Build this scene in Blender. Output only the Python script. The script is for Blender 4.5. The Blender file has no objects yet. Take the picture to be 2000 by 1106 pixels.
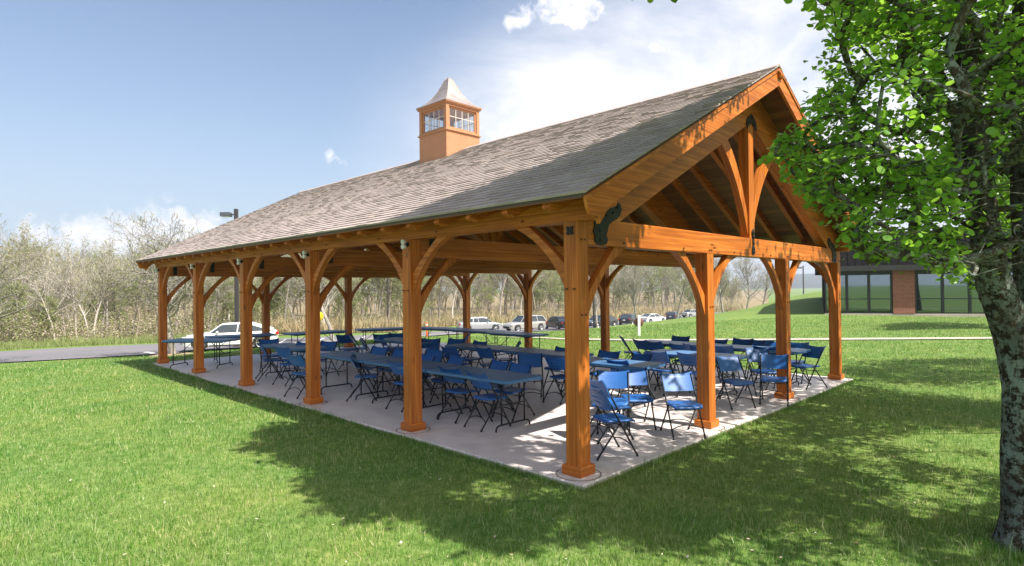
import bpy, math, random
import numpy as np
from mathutils import Vector, Matrix
R_ = math.radians
SC = bpy.context.scene
COL = SC.collection

# ------------------------------------------------------------------ camera, sky, sun, exposure
CAM = np.array([-5.0751, -4.0251, 2.0072])
YAW, PITCH, ROLL = 0.778389, 0.0099664, -0.0110458
F_ = np.array([math.cos(YAW)*math.cos(PITCH), math.sin(YAW)*math.cos(PITCH), math.sin(PITCH)])
Rr = np.array([math.sin(YAW), -math.cos(YAW), 0.0])
Uu = np.cross(Rr, F_)
R2 = Rr*math.cos(ROLL) + Uu*math.sin(ROLL)
U2 = -Rr*math.sin(ROLL) + Uu*math.cos(ROLL)
cd = bpy.data.cameras.new('camera'); cam = bpy.data.objects.new('camera', cd); COL.objects.link(cam)
cd.sensor_width = 36; cd.lens = 1159.573/2000*36; cd.clip_start = 0.05; cd.clip_end = 9000
M = Matrix.Identity(4)
for i in range(3):
    M[i][0] = R2[i]; M[i][1] = U2[i]; M[i][2] = -F_[i]; M[i][3] = CAM[i]
cam.matrix_world = M
SC.camera = cam

SUNV = Vector((0.08, -0.69, 1.0)).normalized()
sd = bpy.data.lights.new('sun', 'SUN'); sun = bpy.data.objects.new('sun', sd); COL.objects.link(sun)
sd.energy = 5.0; sd.angle = R_(0.53); sd.color = (1.0, 0.94, 0.85)
sun.rotation_euler = SUNV.to_track_quat('Z', 'Y').to_euler(); sun.location = (0, -20, 30)
SC.view_settings.view_transform = 'Standard'; SC.view_settings.look = 'None'
SC.view_settings.exposure = 0.97; SC.view_settings.gamma = 1.0
SC.view_settings.use_curve_mapping = False
SC.cycles.max_bounces = 6; SC.cycles.transparent_max_bounces = 8
SC.cycles.volume_bounces = 0
try: SC.cycles.use_denoising = True
except Exception: pass

class N:
    """tiny node helper"""
    def __init__(s, nt): s.nt = nt; s.n = nt.nodes; s.l = nt.links
    def new(s, t, **k):
        x = s.n.new(t)
        for a, b in k.items(): setattr(x, a, b)
        return x
    def link(s, a, b): s.l.new(a, b)
    def setv(s, sock, v):
        if isinstance(v, (int, float)): sock.default_value = v
        elif isinstance(v, (tuple, list)): sock.default_value = tuple(v)
        else: s.l.new(v, sock)
    def math(s, op, a, b=None, clamp=False):
        x = s.new('ShaderNodeMath', operation=op, use_clamp=clamp); s.setv(x.inputs[0], a)
        if b is not None: s.setv(x.inputs[1], b)
        return x.outputs[0]
    def vmath(s, op, a, b=None):
        x = s.new('ShaderNodeVectorMath', operation=op); s.setv(x.inputs[0], a)
        if b is not None: s.setv(x.inputs[1], b)
        return x.outputs['Value'] if op in ('DOT_PRODUCT', 'LENGTH') else x.outputs[0]
    def noise(s, vec, scale, detail=3, rough=0.55, dist=0.0, out='Fac'):
        x = s.new('ShaderNodeTexNoise'); x.inputs['Scale'].default_value = scale
        x.inputs['Detail'].default_value = detail; x.inputs['Roughness'].default_value = rough
        x.inputs['Distortion'].default_value = dist
        if vec is not None: s.link(vec, x.inputs['Vector'])
        return x.outputs[out]
    def ramp(s, fac, stops, interp='LINEAR'):
        x = s.new('ShaderNodeValToRGB'); cr = x.color_ramp; cr.interpolation = interp
        while len(cr.elements) < len(stops): cr.elements.new(0.5)
        for e, (p, c) in zip(cr.elements, stops):
            e.position = p; e.color = (c[0], c[1], c[2], 1) if isinstance(c, (tuple, list)) else (c, c, c, 1)
        s.setv(x.inputs[0], fac); return x.outputs[0]
    def mix(s, fac, a, b, mode='MIX'):
        x = s.new('ShaderNodeMix', data_type='RGBA', blend_type=mode)
        s.setv(x.inputs[0], fac)
        s.setv(x.inputs[6], (a[0], a[1], a[2], 1) if isinstance(a, (tuple, list)) else a)
        s.setv(x.inputs[7], (b[0], b[1], b[2], 1) if isinstance(b, (tuple, list)) else b)
        return x.outputs[2]
    def mapping(s, vec, scale=(1, 1, 1), loc=(0, 0, 0)):
        x = s.new('ShaderNodeMapping'); x.inputs['Scale'].default_value = scale; x.inputs['Location'].default_value = loc
        s.link(vec, x.inputs['Vector']); return x.outputs[0]

def pdir(u, v):
    """direction of the sky at image pixel u, v"""
    d = F_*1159.573 + R2*(u-1000) - U2*(v-553); return d/np.linalg.norm(d)

w = bpy.data.worlds.new('World'); SC.world = w; w.use_nodes = True
k = N(w.node_tree); w.node_tree.nodes.clear()
sky = k.new('ShaderNodeTexSky', sky_type='NISHITA', sun_disc=False)
sky.sun_elevation = math.asin(SUNV.z)
sky.sun_rotation = math.atan2(SUNV.x, SUNV.y)
sky.altitude = 100; sky.air_density = 1.0; sky.dust_density = 1.2; sky.ozone_density = 2.0
tc = k.new('ShaderNodeTexCoord'); D3 = tc.outputs['Generated']
sep = k.new('ShaderNodeSeparateXYZ'); k.link(D3, sep.inputs[0])
# direction projected on a flat cloud deck
zz = k.math('MAXIMUM', sep.outputs[2], 0.02)
deck = k.new('ShaderNodeCombineXYZ')
k.link(k.math('DIVIDE', sep.outputs[0], k.math('ADD', zz, 0.12)), deck.inputs[0])
k.link(k.math('DIVIDE', sep.outputs[1], k.math('ADD', zz, 0.12)), deck.inputs[1])
wisp = k.noise(deck.outputs[0], 1.1, 8, 0.62, 0.6)
fine = k.noise(deck.outputs[0], 5.0, 7, 0.6, 0.3)
def blob(u, v, rad, soft=1.0):
    d = pdir(u, v)
    x = k.vmath('DISTANCE', D3, tuple(float(t) for t in d))
    return k.ramp(k.math('DIVIDE', x, rad), [(0.0, 1.0), (1.0, 0.0)], 'EASE')
class _p: pass
def vdist(u, v):
    n_ = k.new('ShaderNodeVectorMath', operation='DISTANCE'); k.link(D3, n_.inputs[0])
    n_.inputs[1].default_value = tuple(float(t) for t in pdir(u, v)); return n_.outputs['Value']
def blob(u, v, rad):
    return k.ramp(k.math('DIVIDE', vdist(u, v), rad), [(0.0, 1.0), (1.0, 0.0)], 'EASE')
def addall(xs):
    r = xs[0]
    for x in xs[1:]: r = k.math('ADD', r, x)
    return r
bank = k.math('MINIMUM', addall([blob(1420, 250, 0.34), blob(1130, 270, 0.30), blob(1650, 120, 0.30), blob(1850, 150, 0.4),
                                 k.math('MULTIPLY', blob(1250, 60, 0.30), 0.45), k.math('MULTIPLY', blob(980, 330, 0.3), 0.6)]), 1.25)
cirrus = k.math('MULTIPLY', bank, k.ramp(wisp, [(0.32, 0.25), (0.60, 1.0)]))
cirrus = k.math('MULTIPLY', cirrus, k.ramp(fine, [(0.25, 0.8), (0.7, 1.0)]))
# small cumulus puffs and the low clouds over the wood
cn = k.noise(D3, 34, 7, 0.62, 0.25)
puffs = k.math('MINIMUM', addall([blob(1005, 42, 0.034), blob(1065, 20, 0.05), blob(1110, 12, 0.055), blob(1140, 30, 0.04), blob(1165, 18, 0.025), k.math('MULTIPLY', blob(645, 300, 0.024), 0.62), k.math('MULTIPLY', blob(672, 318, 0.022), 0.62),
                                  blob(150, 470, 0.05), blob(230, 462, 0.06), blob(330, 458, 0.07), blob(420, 455, 0.05), blob(60, 470, 0.05), blob(1285, 95, 0.03)]), 1.0)
pf = k.math('MULTIPLY', k.ramp(k.math('ADD', k.math('MULTIPLY', puffs, 0.9), k.math('MULTIPLY', k.math('SUBTRACT', cn, 0.5), 2.4)), [(0.30, 0.0), (0.95, 0.95)]), k.ramp(puffs, [(0.0, 0.0), (0.25, 1.0)]))
veil = k.ramp(k.math('ADD', sep.outputs[2], k.math('MULTIPLY', wisp, 0.08)), [(0.0, 0.95), (0.14, 0.72), (0.30, 0.30), (0.50, 0.08), (1.0, 0.04)])
cl = k.math('MAXIMUM', k.math('MAXIMUM', cirrus, pf), 0.0)
skyc = k.new('ShaderNodeMix', data_type='RGBA'); k.link(veil, skyc.inputs[0]); k.link(sky.outputs[0], skyc.inputs[6])
skyc.inputs[7].default_value = (3.3, 3.85, 4.6, 1)
sc2 = k.new('ShaderNodeMix', data_type='RGBA'); k.link(k.math('MINIMUM', cl, 0.93), sc2.inputs[0]); k.link(skyc.outputs[2], sc2.inputs[6])
sc2.inputs[7].default_value = (6.4, 6.35, 6.6, 1)
# bright hazy cloud added on the sun's side, out of view, to lift shade
rear = k.ramp(k.vmath('DOT_PRODUCT', D3, (0.0, -0.86, 0.51)), [(0.22, 0.0), (0.62, 1.0)])
rear = k.math('MULTIPLY', rear, k.ramp(wisp, [(0.25, 0.6), (0.6, 1.0)]))
sc3 = k.new('ShaderNodeMix', data_type='RGBA'); k.link(rear, sc3.inputs[0]); k.link(sc2.outputs[2], sc3.inputs[6])
sc3.inputs[7].default_value = (7.8, 7.55, 7.4, 1)
bg = k.new('ShaderNodeBackground'); k.link(sc3.outputs[2], bg.inputs[0]); bg.inputs[1].default_value = 0.093
wo = k.new('ShaderNodeOutputWorld'); k.link(bg.outputs[0], wo.inputs[0])

# ------------------------------------------------------------------ helpers
rng = np.random.default_rng(7)
def pixel_ground(u, D):
    """ground point under image pixel column u at depth D metres"""
    return (CAM[0] + D*math.cos(YAW) + (u-1000)/1159.573*D*Rr[0], CAM[1] + D*math.sin(YAW) + (u-1000)/1159.573*D*Rr[1])
def uD(x, y):
    dx = x-CAM[0]; dy = y-CAM[1]
    D = dx*math.cos(YAW) + dy*math.sin(YAW); L = dx*Rr[0] + dy*Rr[1]
    return 1000 + 1159.573*L/np.maximum(D, 1e-3), D
def proj(P):
    d = np.asarray(P, float) - CAM; z = d@F_
    zz_ = np.where(np.abs(z) < 1e-3, 1e-3, z)
    return 1000+1159.573*(d@R2)/zz_, 553-1159.573*(d@U2)/zz_, z

def tag(o, label=None, cat=None, group=None, kind=None):
    if label: o['label'] = label
    if cat: o['category'] = cat
    if group: o['group'] = group
    if kind: o['kind'] = kind
    return o
def empty(name, loc, rz=0, label=None, cat=None, group=None):
    o = bpy.data.objects.new(name, None); COL.objects.link(o); o.empty_display_size = 0.2
    o.location = loc; o.rotation_euler = (0, 0, rz); return tag(o, label, cat, group)

class MB:
    def __init__(s): s.v = []; s.f = []; s.uv = []; s.mi = []; s.sm = []
    def add(s, vs, fs, uvs=None, smooth=False, mi=0):
        b = len(s.v); s.v += [tuple(map(float, p)) for p in vs]
        for i, f in enumerate(fs):
            s.f.append(tuple(b+j for j in f)); s.mi.append(mi); s.sm.append(smooth)
            s.uv.append(uvs[i] if uvs else [(0, 0)]*len(f))
        return s
    def beam(s, p0, p1, wd, ht, up=(0, 0, 1), ch=0.006):
        """timber from p0 to p1, wd across, ht along up, chamfered edges, uv along the grain"""
        p0 = Vector(p0); p1 = Vector(p1); a = (p1-p0); L = a.length; a.normalize()
        up = Vector(up); side = up.cross(a).normalized(); up = a.cross(side).normalized()
        h, v2 = wd/2, ht/2
        prof = [(-h+ch, -v2), (h-ch, -v2), (h, -v2+ch), (h, v2-ch), (h-ch, v2), (-h+ch, v2), (-h, v2-ch), (-h, -v2+ch)]
        vs = [p0+side*x+up*y for x, y in prof]+[p1+side*x+up*y for x, y in prof]
        n = 8; fs = []; uvs = []; off = random.uniform(0, 60); vo = random.uniform(0, 40); acc = vo
        for i in range(n):
            j = (i+1) % n
            dl = math.hypot(prof[j][0]-prof[i][0], prof[j][1]-prof[i][1])
            fs.append((i, i+n, j+n, j)); uvs.append([(off, acc), (off+L, acc), (off+L, acc+dl), (off, acc+dl)]); acc += dl
        fs.append(tuple(range(n))); uvs.append([(off+x*0.2, vo+30+y) for x, y in prof])
        fs.append(tuple(range(2*n-1, n-1, -1))); uvs.append([(off+x*0.2, vo+33+y) for x, y in prof[::-1]])
        return s.add(vs, fs, uvs)
    def box(s, c, d, rz=0, ch=0.0, mi=0):
        x, y, z = (t/2 for t in d); cr, sr = math.cos(rz), math.sin(rz)
        if ch <= 0:
            pts = [(sx*x, sy*y, sz*z) for sz in (-1, 1) for sx, sy in ((-1, -1), (1, -1), (1, 1), (-1, 1))]
            fs = [(3, 2, 1, 0), (4, 5, 6, 7), (0, 1, 5, 4), (1, 2, 6, 5), (2, 3, 7, 6), (3, 0, 4, 7)]
        else:
            pts = []
            for zz_, ins in ((-z, ch), (-z+ch, 0), (z-ch, 0), (z, ch)):
                xx, yy = x-ins, y-ins
                for sx, sy in ((-1, -1), (1, -1), (1, 1), (-1, 1)): pts.append((sx*xx, sy*yy, zz_))
            fs = [(3, 2, 1, 0), (12, 13, 14, 15)]
            for r in range(3):
                for i in range(4):
                    j = (i+1) % 4; fs.append((r*4+i, r*4+j, r*4+4+j, r*4+4+i))
        vs = [(c[0]+px*cr-py*sr, c[1]+px*sr+py*cr, c[2]+pz) for px, py, pz in pts]
        off = random.uniform(0, 50)
        uvs = []
        for f in fs:
            q = [pts[i] for i in f]
            nrm = (Vector(q[1])-Vector(q[0])).cross(Vector(q[2])-Vector(q[1]))
            a = max(range(3), key=lambda t: abs(nrm[t]))
            i0, i1 = [(1, 2), (0, 2), (0, 1)][a]
            if d[i0] < d[i1]: i0, i1 = i1, i0
            uvs.append([(off+p[i0], off+p[i1]) for p in q])
        return s.add(vs, fs, uvs, mi=mi)
    def tube(s, pts, rad, seg=8, cap=True, smooth=True, mi=0):
        P = [Vector(p) for p in pts]; n = len(P)
        rad = [rad]*n if isinstance(rad, (int, float)) else rad
        vs = []; fs = []
        t0 = (P[1]-P[0]).normalized(); ref = Vector((0, 0, 1)) if abs(t0.z) < 0.9 else Vector((1, 0, 0))
        nx = t0.cross(ref).normalized()
        for i in range(n):
            t = (P[min(i+1, n-1)]-P[max(i-1, 0)]).normalized()
            nx = (nx - t*nx.dot(t)).normalized(); ny = t.cross(nx)
            for j in range(seg):
                a = 2*math.pi*j/seg; vs.append(P[i]+(nx*math.cos(a)+ny*math.sin(a))*rad[i])
        for i in range(n-1):
            for j in range(seg):
                j2 = (j+1) % seg; fs.append((i*seg+j, i*seg+j2, (i+1)*seg+j2, (i+1)*seg+j))
        s.add(vs, fs, None, smooth, mi)
        if cap:
            b = len(s.v)-len(vs)
            s.f.append(tuple(b+j for j in range(seg-1, -1, -1))); s.f.append(tuple(b+(n-1)*seg+j for j in range(seg)))
            s.uv += [[(0, 0)]*seg]*2; s.mi += [mi]*2; s.sm += [False]*2
        return s
    def prism(s, prof, axis, a0, a1, mi=0):
        """polygon prof (list of 2d) extruded along axis 0/1/2 from a0 to a1"""
        def P(q, t):
            r = list(q); r.insert(axis, t); return r
        n = len(prof); vs = [P(q, a0) for q in prof]+[P(q, a1) for q in prof]
        fs = [(i, (i+1) % n, (i+1) % n+n, i+n) for i in range(n)]
        fs += [tuple(range(n-1, -1, -1)), tuple(range(n, 2*n))]
        off = random.uniform(0, 50); uvs = []; acc = 0
        # grain runs along the longest extent of the profile
        ex = max(q[0] for q in prof)-min(q[0] for q in prof); ey = max(q[1] for q in prof)-min(q[1] for q in prof)
        i0, i1 = (0, 1) if ex >= ey else (1, 0)
        for i in range(n):
            dl = math.dist(prof[i], prof[(i+1) % n]); uvs.append([(off+acc, off), (off+acc+dl, off), (off+acc+dl, off+a1-a0), (off+acc, off+a1-a0)]); acc += dl
        uvs.append([(off+prof[i][i0], off+3+prof[i][i1]) for i in range(n-1, -1, -1)])
        uvs.append([(off+prof[i][i0], off+6+prof[i][i1]) for i in range(n)])
        return s.add(vs, fs, uvs, mi=mi)
    def lathe(s, prof, c=(0, 0, 0), axis=2, seg=24, mi=0, smooth=True):
        vs = []; fs = []; n = len(prof)
        for r, h in prof:
            for j in range(seg):
                a = 2*math.pi*j/seg; p = [r*math.cos(a), r*math.sin(a)]; p.insert(axis, h)
                vs.append((c[0]+p[0], c[1]+p[1], c[2]+p[2]))
        for i in range(n-1):
            for j in range(seg):
                j2 = (j+1) % seg; fs.append((i*seg+j, i*seg+j2, (i+1)*seg+j2, (i+1)*seg+j))
        return s.add(vs, fs, None, smooth, mi)
    def build(s, name, mats, parent=None, recalc=True):
        me = bpy.data.meshes.new(name); me.from_pydata(s.v, [], s.f)
        if not isinstance(mats, (list, tuple)): mats = [mats]
        for m in mats: me.materials.append(m)
        uvl = me.uv_layers.new(name='grain')
        fl = [c for f in s.uv for q in f for c in q]
        if len(fl) == 2*len(me.loops): uvl.data.foreach_set('uv', fl)
        me.polygons.foreach_set('material_index', s.mi); me.polygons.foreach_set('use_smooth', s.sm)
        if recalc:
            import bmesh
            bm = bmesh.new(); bm.from_mesh(me); bmesh.ops.recalc_face_normals(bm, faces=bm.faces); bm.to_mesh(me); bm.free()
        me.update()
        o = bpy.data.objects.new(name, me); COL.objects.link(o)
        if parent: o.parent = parent
        return o

def np_mesh(name, V, faces, mats, parent=None, smooth=False, mi=None):
    """faces: (n,3) or (n,4) array, fast path"""
    me = bpy.data.meshes.new(name); V = np.asarray(V, np.float32); faces = np.asarray(faces, np.int32)
    n, kf = faces.shape
    me.vertices.add(len(V)); me.vertices.foreach_set('co', V.ravel())
    me.loops.add(n*kf); me.loops.foreach_set('vertex_index', faces.ravel())
    me.polygons.add(n); me.polygons.foreach_set('loop_start', np.arange(0, n*kf, kf, dtype=np.int32))
    try: me.polygons.foreach_set('loop_total', np.full(n, kf, np.int32))
    except Exception: pass
    if mi is not None: me.polygons.foreach_set('material_index', np.asarray(mi, np.int32))
    me.polygons.foreach_set('use_smooth', np.full(n, smooth))
    for m in (mats if isinstance(mats, (list, tuple)) else [mats]): me.materials.append(m)
    me.update(calc_edges=True); me.validate()
    o = bpy.data.objects.new(name, me); COL.objects.link(o)
    if parent: o.parent = parent
    return o

# ------------------------------------------------------------------ materials
def mat(name, col, rough=0.6, metal=0.0, var=0.0, scale=8.0, bump=0.0, spec=0.5, trans=None):
    m = bpy.data.materials.new(name); m.use_nodes = True; q = N(m.node_tree); b = m.node_tree.nodes['Principled BSDF']
    b.inputs['Roughness'].default_value = rough; b.inputs['Metallic'].default_value = metal
    b.inputs['Specular IOR Level'].default_value = spec
    b.inputs['Base Color'].default_value = (*col, 1)
    t = q.new('ShaderNodeTexCoord').outputs['Object']
    if var > 0:
        n_ = q.noise(t, scale, 5, 0.6)
        c = q.ramp(n_, [(0.3, tuple(x*(1-var) for x in col)), (0.7, tuple(min(1, x*(1+var)) for x in col))])
        q.link(c, b.inputs['Base Color'])
        q.link(q.ramp(n_, [(0.3, rough*0.85), (0.7, min(1, rough*1.1))]), b.inputs['Roughness'])
    if bump > 0:
        bn = q.new('ShaderNodeBump'); bn.inputs['Strength'].default_value = bump; bn.inputs['Distance'].default_value = 0.01
        q.link(q.noise(t, scale*4, 4), bn.inputs['Height']); q.link(bn.outputs[0], b.inputs['Normal'])
    return m

def wood_mat(name, c1, c2, c3):
    m = bpy.data.materials.new(name); m.use_nodes = True; q = N(m.node_tree); b = m.node_tree.nodes['Principled BSDF']
    uv = q.new('ShaderNodeUVMap', uv_map='grain').outputs[0]
    g1 = q.noise(q.mapping(uv, (0.7, 26, 1)), 1.0, 5, 0.6, 0.4)
    g2 = q.noise(q.mapping(uv, (3.0, 120, 1)), 1.0, 3, 0.6)
    big = q.noise(q.mapping(uv, (0.9, 4, 1)), 1.0, 3, 0.5)
    vor = q.new('ShaderNodeTexVoronoi'); q.link(q.mapping(uv, (1.6, 5.5, 1)), vor.inputs['Vector']); vor.inputs['Scale'].default_value = 1.0
    knot = q.ramp(vor.outputs['Distance'], [(0.0, 0.0), (0.05, 0.2), (0.13, 1.0)])
    col = q.ramp(g1, [(0.28, c1), (0.5, c2), (0.75, c3)])
    col = q.mix(0.5, col, q.ramp(g2, [(0.3, (0.72, 0.70, 0.68)), (0.65, (1.06, 1.06, 1.06))]), 'MULTIPLY')
    col = q.mix(0.75, col, q.ramp(big, [(0.3, (0.66, 0.60, 0.55)), (0.7, (1.18, 1.16, 1.1))]), 'MULTIPLY')
    ins = q.new('ShaderNodeNewGeometry').outputs['Random Per Island']
    col = q.mix(1.0, col, q.ramp(ins, [(0.0, (0.76, 0.72, 0.68)), (1.0, (1.14, 1.14, 1.14))]), 'MULTIPLY')
    col = q.mix(knot, (0.09, 0.028, 0.008), col)
    q.link(col, b.inputs['Base Color']); b.inputs['Roughness'].default_value = 0.52
    b.inputs['Specular IOR Level'].default_value = 0.38
    bn = q.new('ShaderNodeBump'); bn.inputs['Strength'].default_value = 0.35; bn.inputs['Distance'].default_value = 0.004
    q.link(g2, bn.inputs['Height']); q.link(bn.outputs[0], b.inputs['Normal'])
    return m
WOOD = wood_mat('stained_timber', (0.31, 0.073, 0.007), (0.51, 0.150, 0.016), (0.71, 0.265, 0.055))
WOOD2 = wood_mat('roof_boarding', (0.13, 0.055, 0.015), (0.20, 0.090, 0.025), (0.27, 0.125, 0.037))
CUPW = mat('painted_cupola_wood', (0.44, 0.20, 0.10), 0.6, var=0.10, scale=14, bump=0.1)
BLACK = mat('black_steel', (0.006, 0.006, 0.007), 0.6, 0.0, var=0.2)
TUBE = mat('black_powder_coat', (0.010, 0.012, 0.016), 0.38, 0.2)
TUBEG = mat('grey_table_leg_paint', (0.05, 0.05, 0.055), 0.4, 0.4)
METCAP = mat('weathered_zinc', (0.36, 0.30, 0.285), 0.5, 0.5, var=0.18, scale=3)
def plastic(name, c, rough, speck):
    m = bpy.data.materials.new(name); m.use_nodes = True; q = N(m.node_tree); b = m.node_tree.nodes['Principled BSDF']
    t = q.new('ShaderNodeTexCoord').outputs['Object']
    n1 = q.noise(t, 3.0, 4); n2 = q.noise(t, 180, 2)
    col = q.ramp(n1, [(0.3, tuple(x*0.88 for x in c)), (0.7, tuple(x*1.1 for x in c))])
    col = q.mix(q.math('MULTIPLY', q.ramp(n2, [(0.45, 0.0), (0.7, 1.0)]), speck), col, (0.25, 0.33, 0.42))
    oi = q.new('ShaderNodeObjectInfo').outputs['Random']
    col = q.mix(1.0, col, q.ramp(oi, [(0, (0.88, 0.9, 0.92)), (1, (1.08, 1.06, 1.05))]), 'MULTIPLY')
    q.link(col, b.inputs['Base Color']); b.inputs['Roughness'].default_value = rough
    bn = q.new('ShaderNodeBump'); bn.inputs['Strength'].default_value = 0.15; bn.inputs['Distance'].default_value = 0.002
    q.link(n2, bn.inputs['Height']); q.link(bn.outputs[0], b.inputs['Normal'])
    return m
BLUE = plastic('blue_moulded_plastic', (0.018, 0.115, 0.38), 0.42, 0.05)
BLUET = plastic('blue_table_plastic', (0.045, 0.16, 0.36), 0.42, 0.25)

def shingle_mat():
    m = bpy.data.materials.new('asphalt_shingles'); m.use_nodes = True; q = N(m.node_tree); b = m.node_tree.nodes['Principled BSDF']
    r = q.new('ShaderNodeNewGeometry').outputs['Random Per Island']; t = q.new('ShaderNodeTexCoord').outputs['Object']
    c = q.ramp(r, [(0.0, (0.335, 0.278, 0.255)), (0.3, (0.38, 0.318, 0.295)), (0.75, (0.41, 0.345, 0.322)), (1.0, (0.45, 0.385, 0.36))])
    c = q.mix(0.6, c, q.ramp(q.noise(t, 160, 2), [(0.3, (0.8, 0.8, 0.82)), (0.7, (1.14, 1.13, 1.12))]), 'MULTIPLY')
    c = q.mix(0.6, c, q.ramp(q.noise(t, 0.6, 4), [(0.3, (0.8, 0.8, 0.82)), (0.7, (1.15, 1.12, 1.1))]), 'MULTIPLY')
    q.link(c, b.inputs['Base Color']); b.inputs['Roughness'].default_value = 0.7; return m
SHINGLE = shingle_mat()

def leaf_mat(name, cols, tr=(0.35, 0.55, 0.06), tw=0.45, gloss=0.35):
    m = bpy.data.materials.new(name); m.use_nodes = True; q = N(m.node_tree); nt = m.node_tree; nt.nodes.clear()
    r = q.new('ShaderNodeNewGeometry').outputs['Random Per Island']
    c = q.ramp(r, [(i/(len(cols)-1), x) for i, x in enumerate(cols)])
    p = q.new('ShaderNodeBsdfPrincipled'); q.link(c, p.inputs['Base Color']); p.inputs['Roughness'].default_value = gloss
    p.inputs['Specular IOR Level'].default_value = 0.4
    t = q.new('ShaderNodeBsdfTranslucent'); q.link(q.mix(0.6, c, tr), t.inputs['Color'])
    mx = q.new('ShaderNodeMixShader'); mx.inputs[0].default_value = tw
    q.link(p.outputs[0], mx.inputs[1]); q.link(t.outputs[0], mx.inputs[2])
    o = q.new('ShaderNodeOutputMaterial'); q.link(mx.outputs[0], o.inputs[0]); return m
LEAF = leaf_mat('broad_leaf', [(0.07, 0.20, 0.018), (0.12, 0.31, 0.03), (0.19, 0.40, 0.045), (0.29, 0.49, 0.07)], (0.42, 0.70, 0.06), 0.52, 0.30)
BUD = leaf_mat('spring_buds', [(0.24, 0.26, 0.085), (0.32, 0.34, 0.12), (0.40, 0.39, 0.17), (0.36, 0.30, 0.17)], (0.4, 0.42, 0.15), 0.4, 0.7)
BUDG = leaf_mat('fresh_buds', [(0.20, 0.25, 0.08), (0.27, 0.32, 0.12), (0.34, 0.38, 0.16)], (0.35, 0.45, 0.1), 0.4, 0.7)
def grass_mat():
    m = bpy.data.materials.new('grass_blades'); m.use_nodes = True; q = N(m.node_tree); m.node_tree.nodes.clear()
    r = q.new('ShaderNodeNewGeometry').outputs['Random Per Island']; t = q.new('ShaderNodeTexCoord').outputs['Object']
    c = q.ramp(r, [(0.0, (0.022, 0.115, 0.006)), (0.35, (0.065, 0.210, 0.014)), (0.65, (0.17, 0.32, 0.05)), (0.88, (0.42, 0.50, 0.23)), (1.0, (0.60, 0.57, 0.36))])  # palest stops put sun sheen into blade colour, along with dry tips
    c = q.mix(0.75, c, q.ramp(q.noise(t, 0.9, 4, 0.6), [(0.32, (0.66, 0.86, 0.78)), (0.5, (1, 1, 1)), (0.66, (1.6, 1.2, 1.3))]), 'MULTIPLY')
    c = q.mix(q.ramp(q.noise(t, 0.33, 5, 0.62), [(0.50, 0.0), (0.72, 0.42)]), c, (0.34, 0.36, 0.13))
    p = q.new('ShaderNodeBsdfPrincipled'); q.link(c, p.inputs['Base Color']); p.inputs['Roughness'].default_value = 0.42
    p.inputs['Specular IOR Level'].default_value = 0.35
    tb = q.new('ShaderNodeBsdfTranslucent'); q.link(q.mix(0.3, c, (0.34, 0.56, 0.08)), tb.inputs['Color'])
    mx = q.new('ShaderNodeMixShader'); mx.inputs[0].default_value = 0.38
    q.link(p.outputs[0], mx.inputs[1]); q.link(tb.outputs[0], mx.inputs[2])
    o = q.new('ShaderNodeOutputMaterial'); q.link(mx.outputs[0], o.inputs[0]); return m
GRASS = grass_mat()
def ground_mat(name, stops, scale, big=None, bump=0.5, rough=0.9, bdist=0.03):
    m = bpy.data.materials.new(name); m.use_nodes = True; q = N(m.node_tree); b = m.node_tree.nodes['Principled BSDF']
    t = q.new('ShaderNodeTexCoord').outputs['Object']
    n1 = q.noise(t, scale, 6, 0.65)
    c = q.ramp(n1, stops)
    c = q.mix(0.8, c, q.ramp(q.noise(t, 0.25, 4, 0.6), [(0.3, (0.82, 0.88, 0.84)), (0.7, (1.16, 1.1, 1.1))]), 'MULTIPLY')
    if big: c = q.mix(0.7, c, q.ramp(q.noise(t, 0.9, 4, 0.6), big), 'MULTIPLY')
    q.link(c, b.inputs['Base Color']); b.inputs['Roughness'].default_value = rough; b.inputs['Specular IOR Level'].default_value = 0.2
    bn = q.new('ShaderNodeBump'); bn.inputs['Strength'].default_value = bump; bn.inputs['Distance'].default_value = bdist
    q.link(n1, bn.inputs['Height']); q.link(bn.outputs[0], b.inputs['Normal']); return m
LAWN = ground_mat('lawn_turf', [(0.30, (0.07, 0.13, 0.022)), (0.5, (0.125, 0.195, 0.045)), (0.72, (0.21, 0.27, 0.085))], 9,
                  [(0.3, (0.8, 0.92, 0.85)), (0.7, (1.25, 1.1, 1.1))], 0.8)
LITTER = ground_mat('leaf_litter', [(0.3, (0.16, 0.12, 0.075)), (0.55, (0.26, 0.20, 0.12)), (0.75, (0.26, 0.28, 0.12))], 1.5)
ASPH = ground_mat('asphalt', [(0.3, (0.13, 0.125, 0.14)), (0.7, (0.19, 0.185, 0.20))], 30, None, 0.3, 0.85, 0.005)
CONC = ground_mat('pale_concrete', [(0.3, (0.36, 0.32, 0.28)), (0.7, (0.46, 0.41, 0.36))], 14, [(0.3, (0.86, 0.85, 0.86)), (0.7, (1.1, 1.1, 1.08))], 0.25, 0.8, 0.004)
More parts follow.
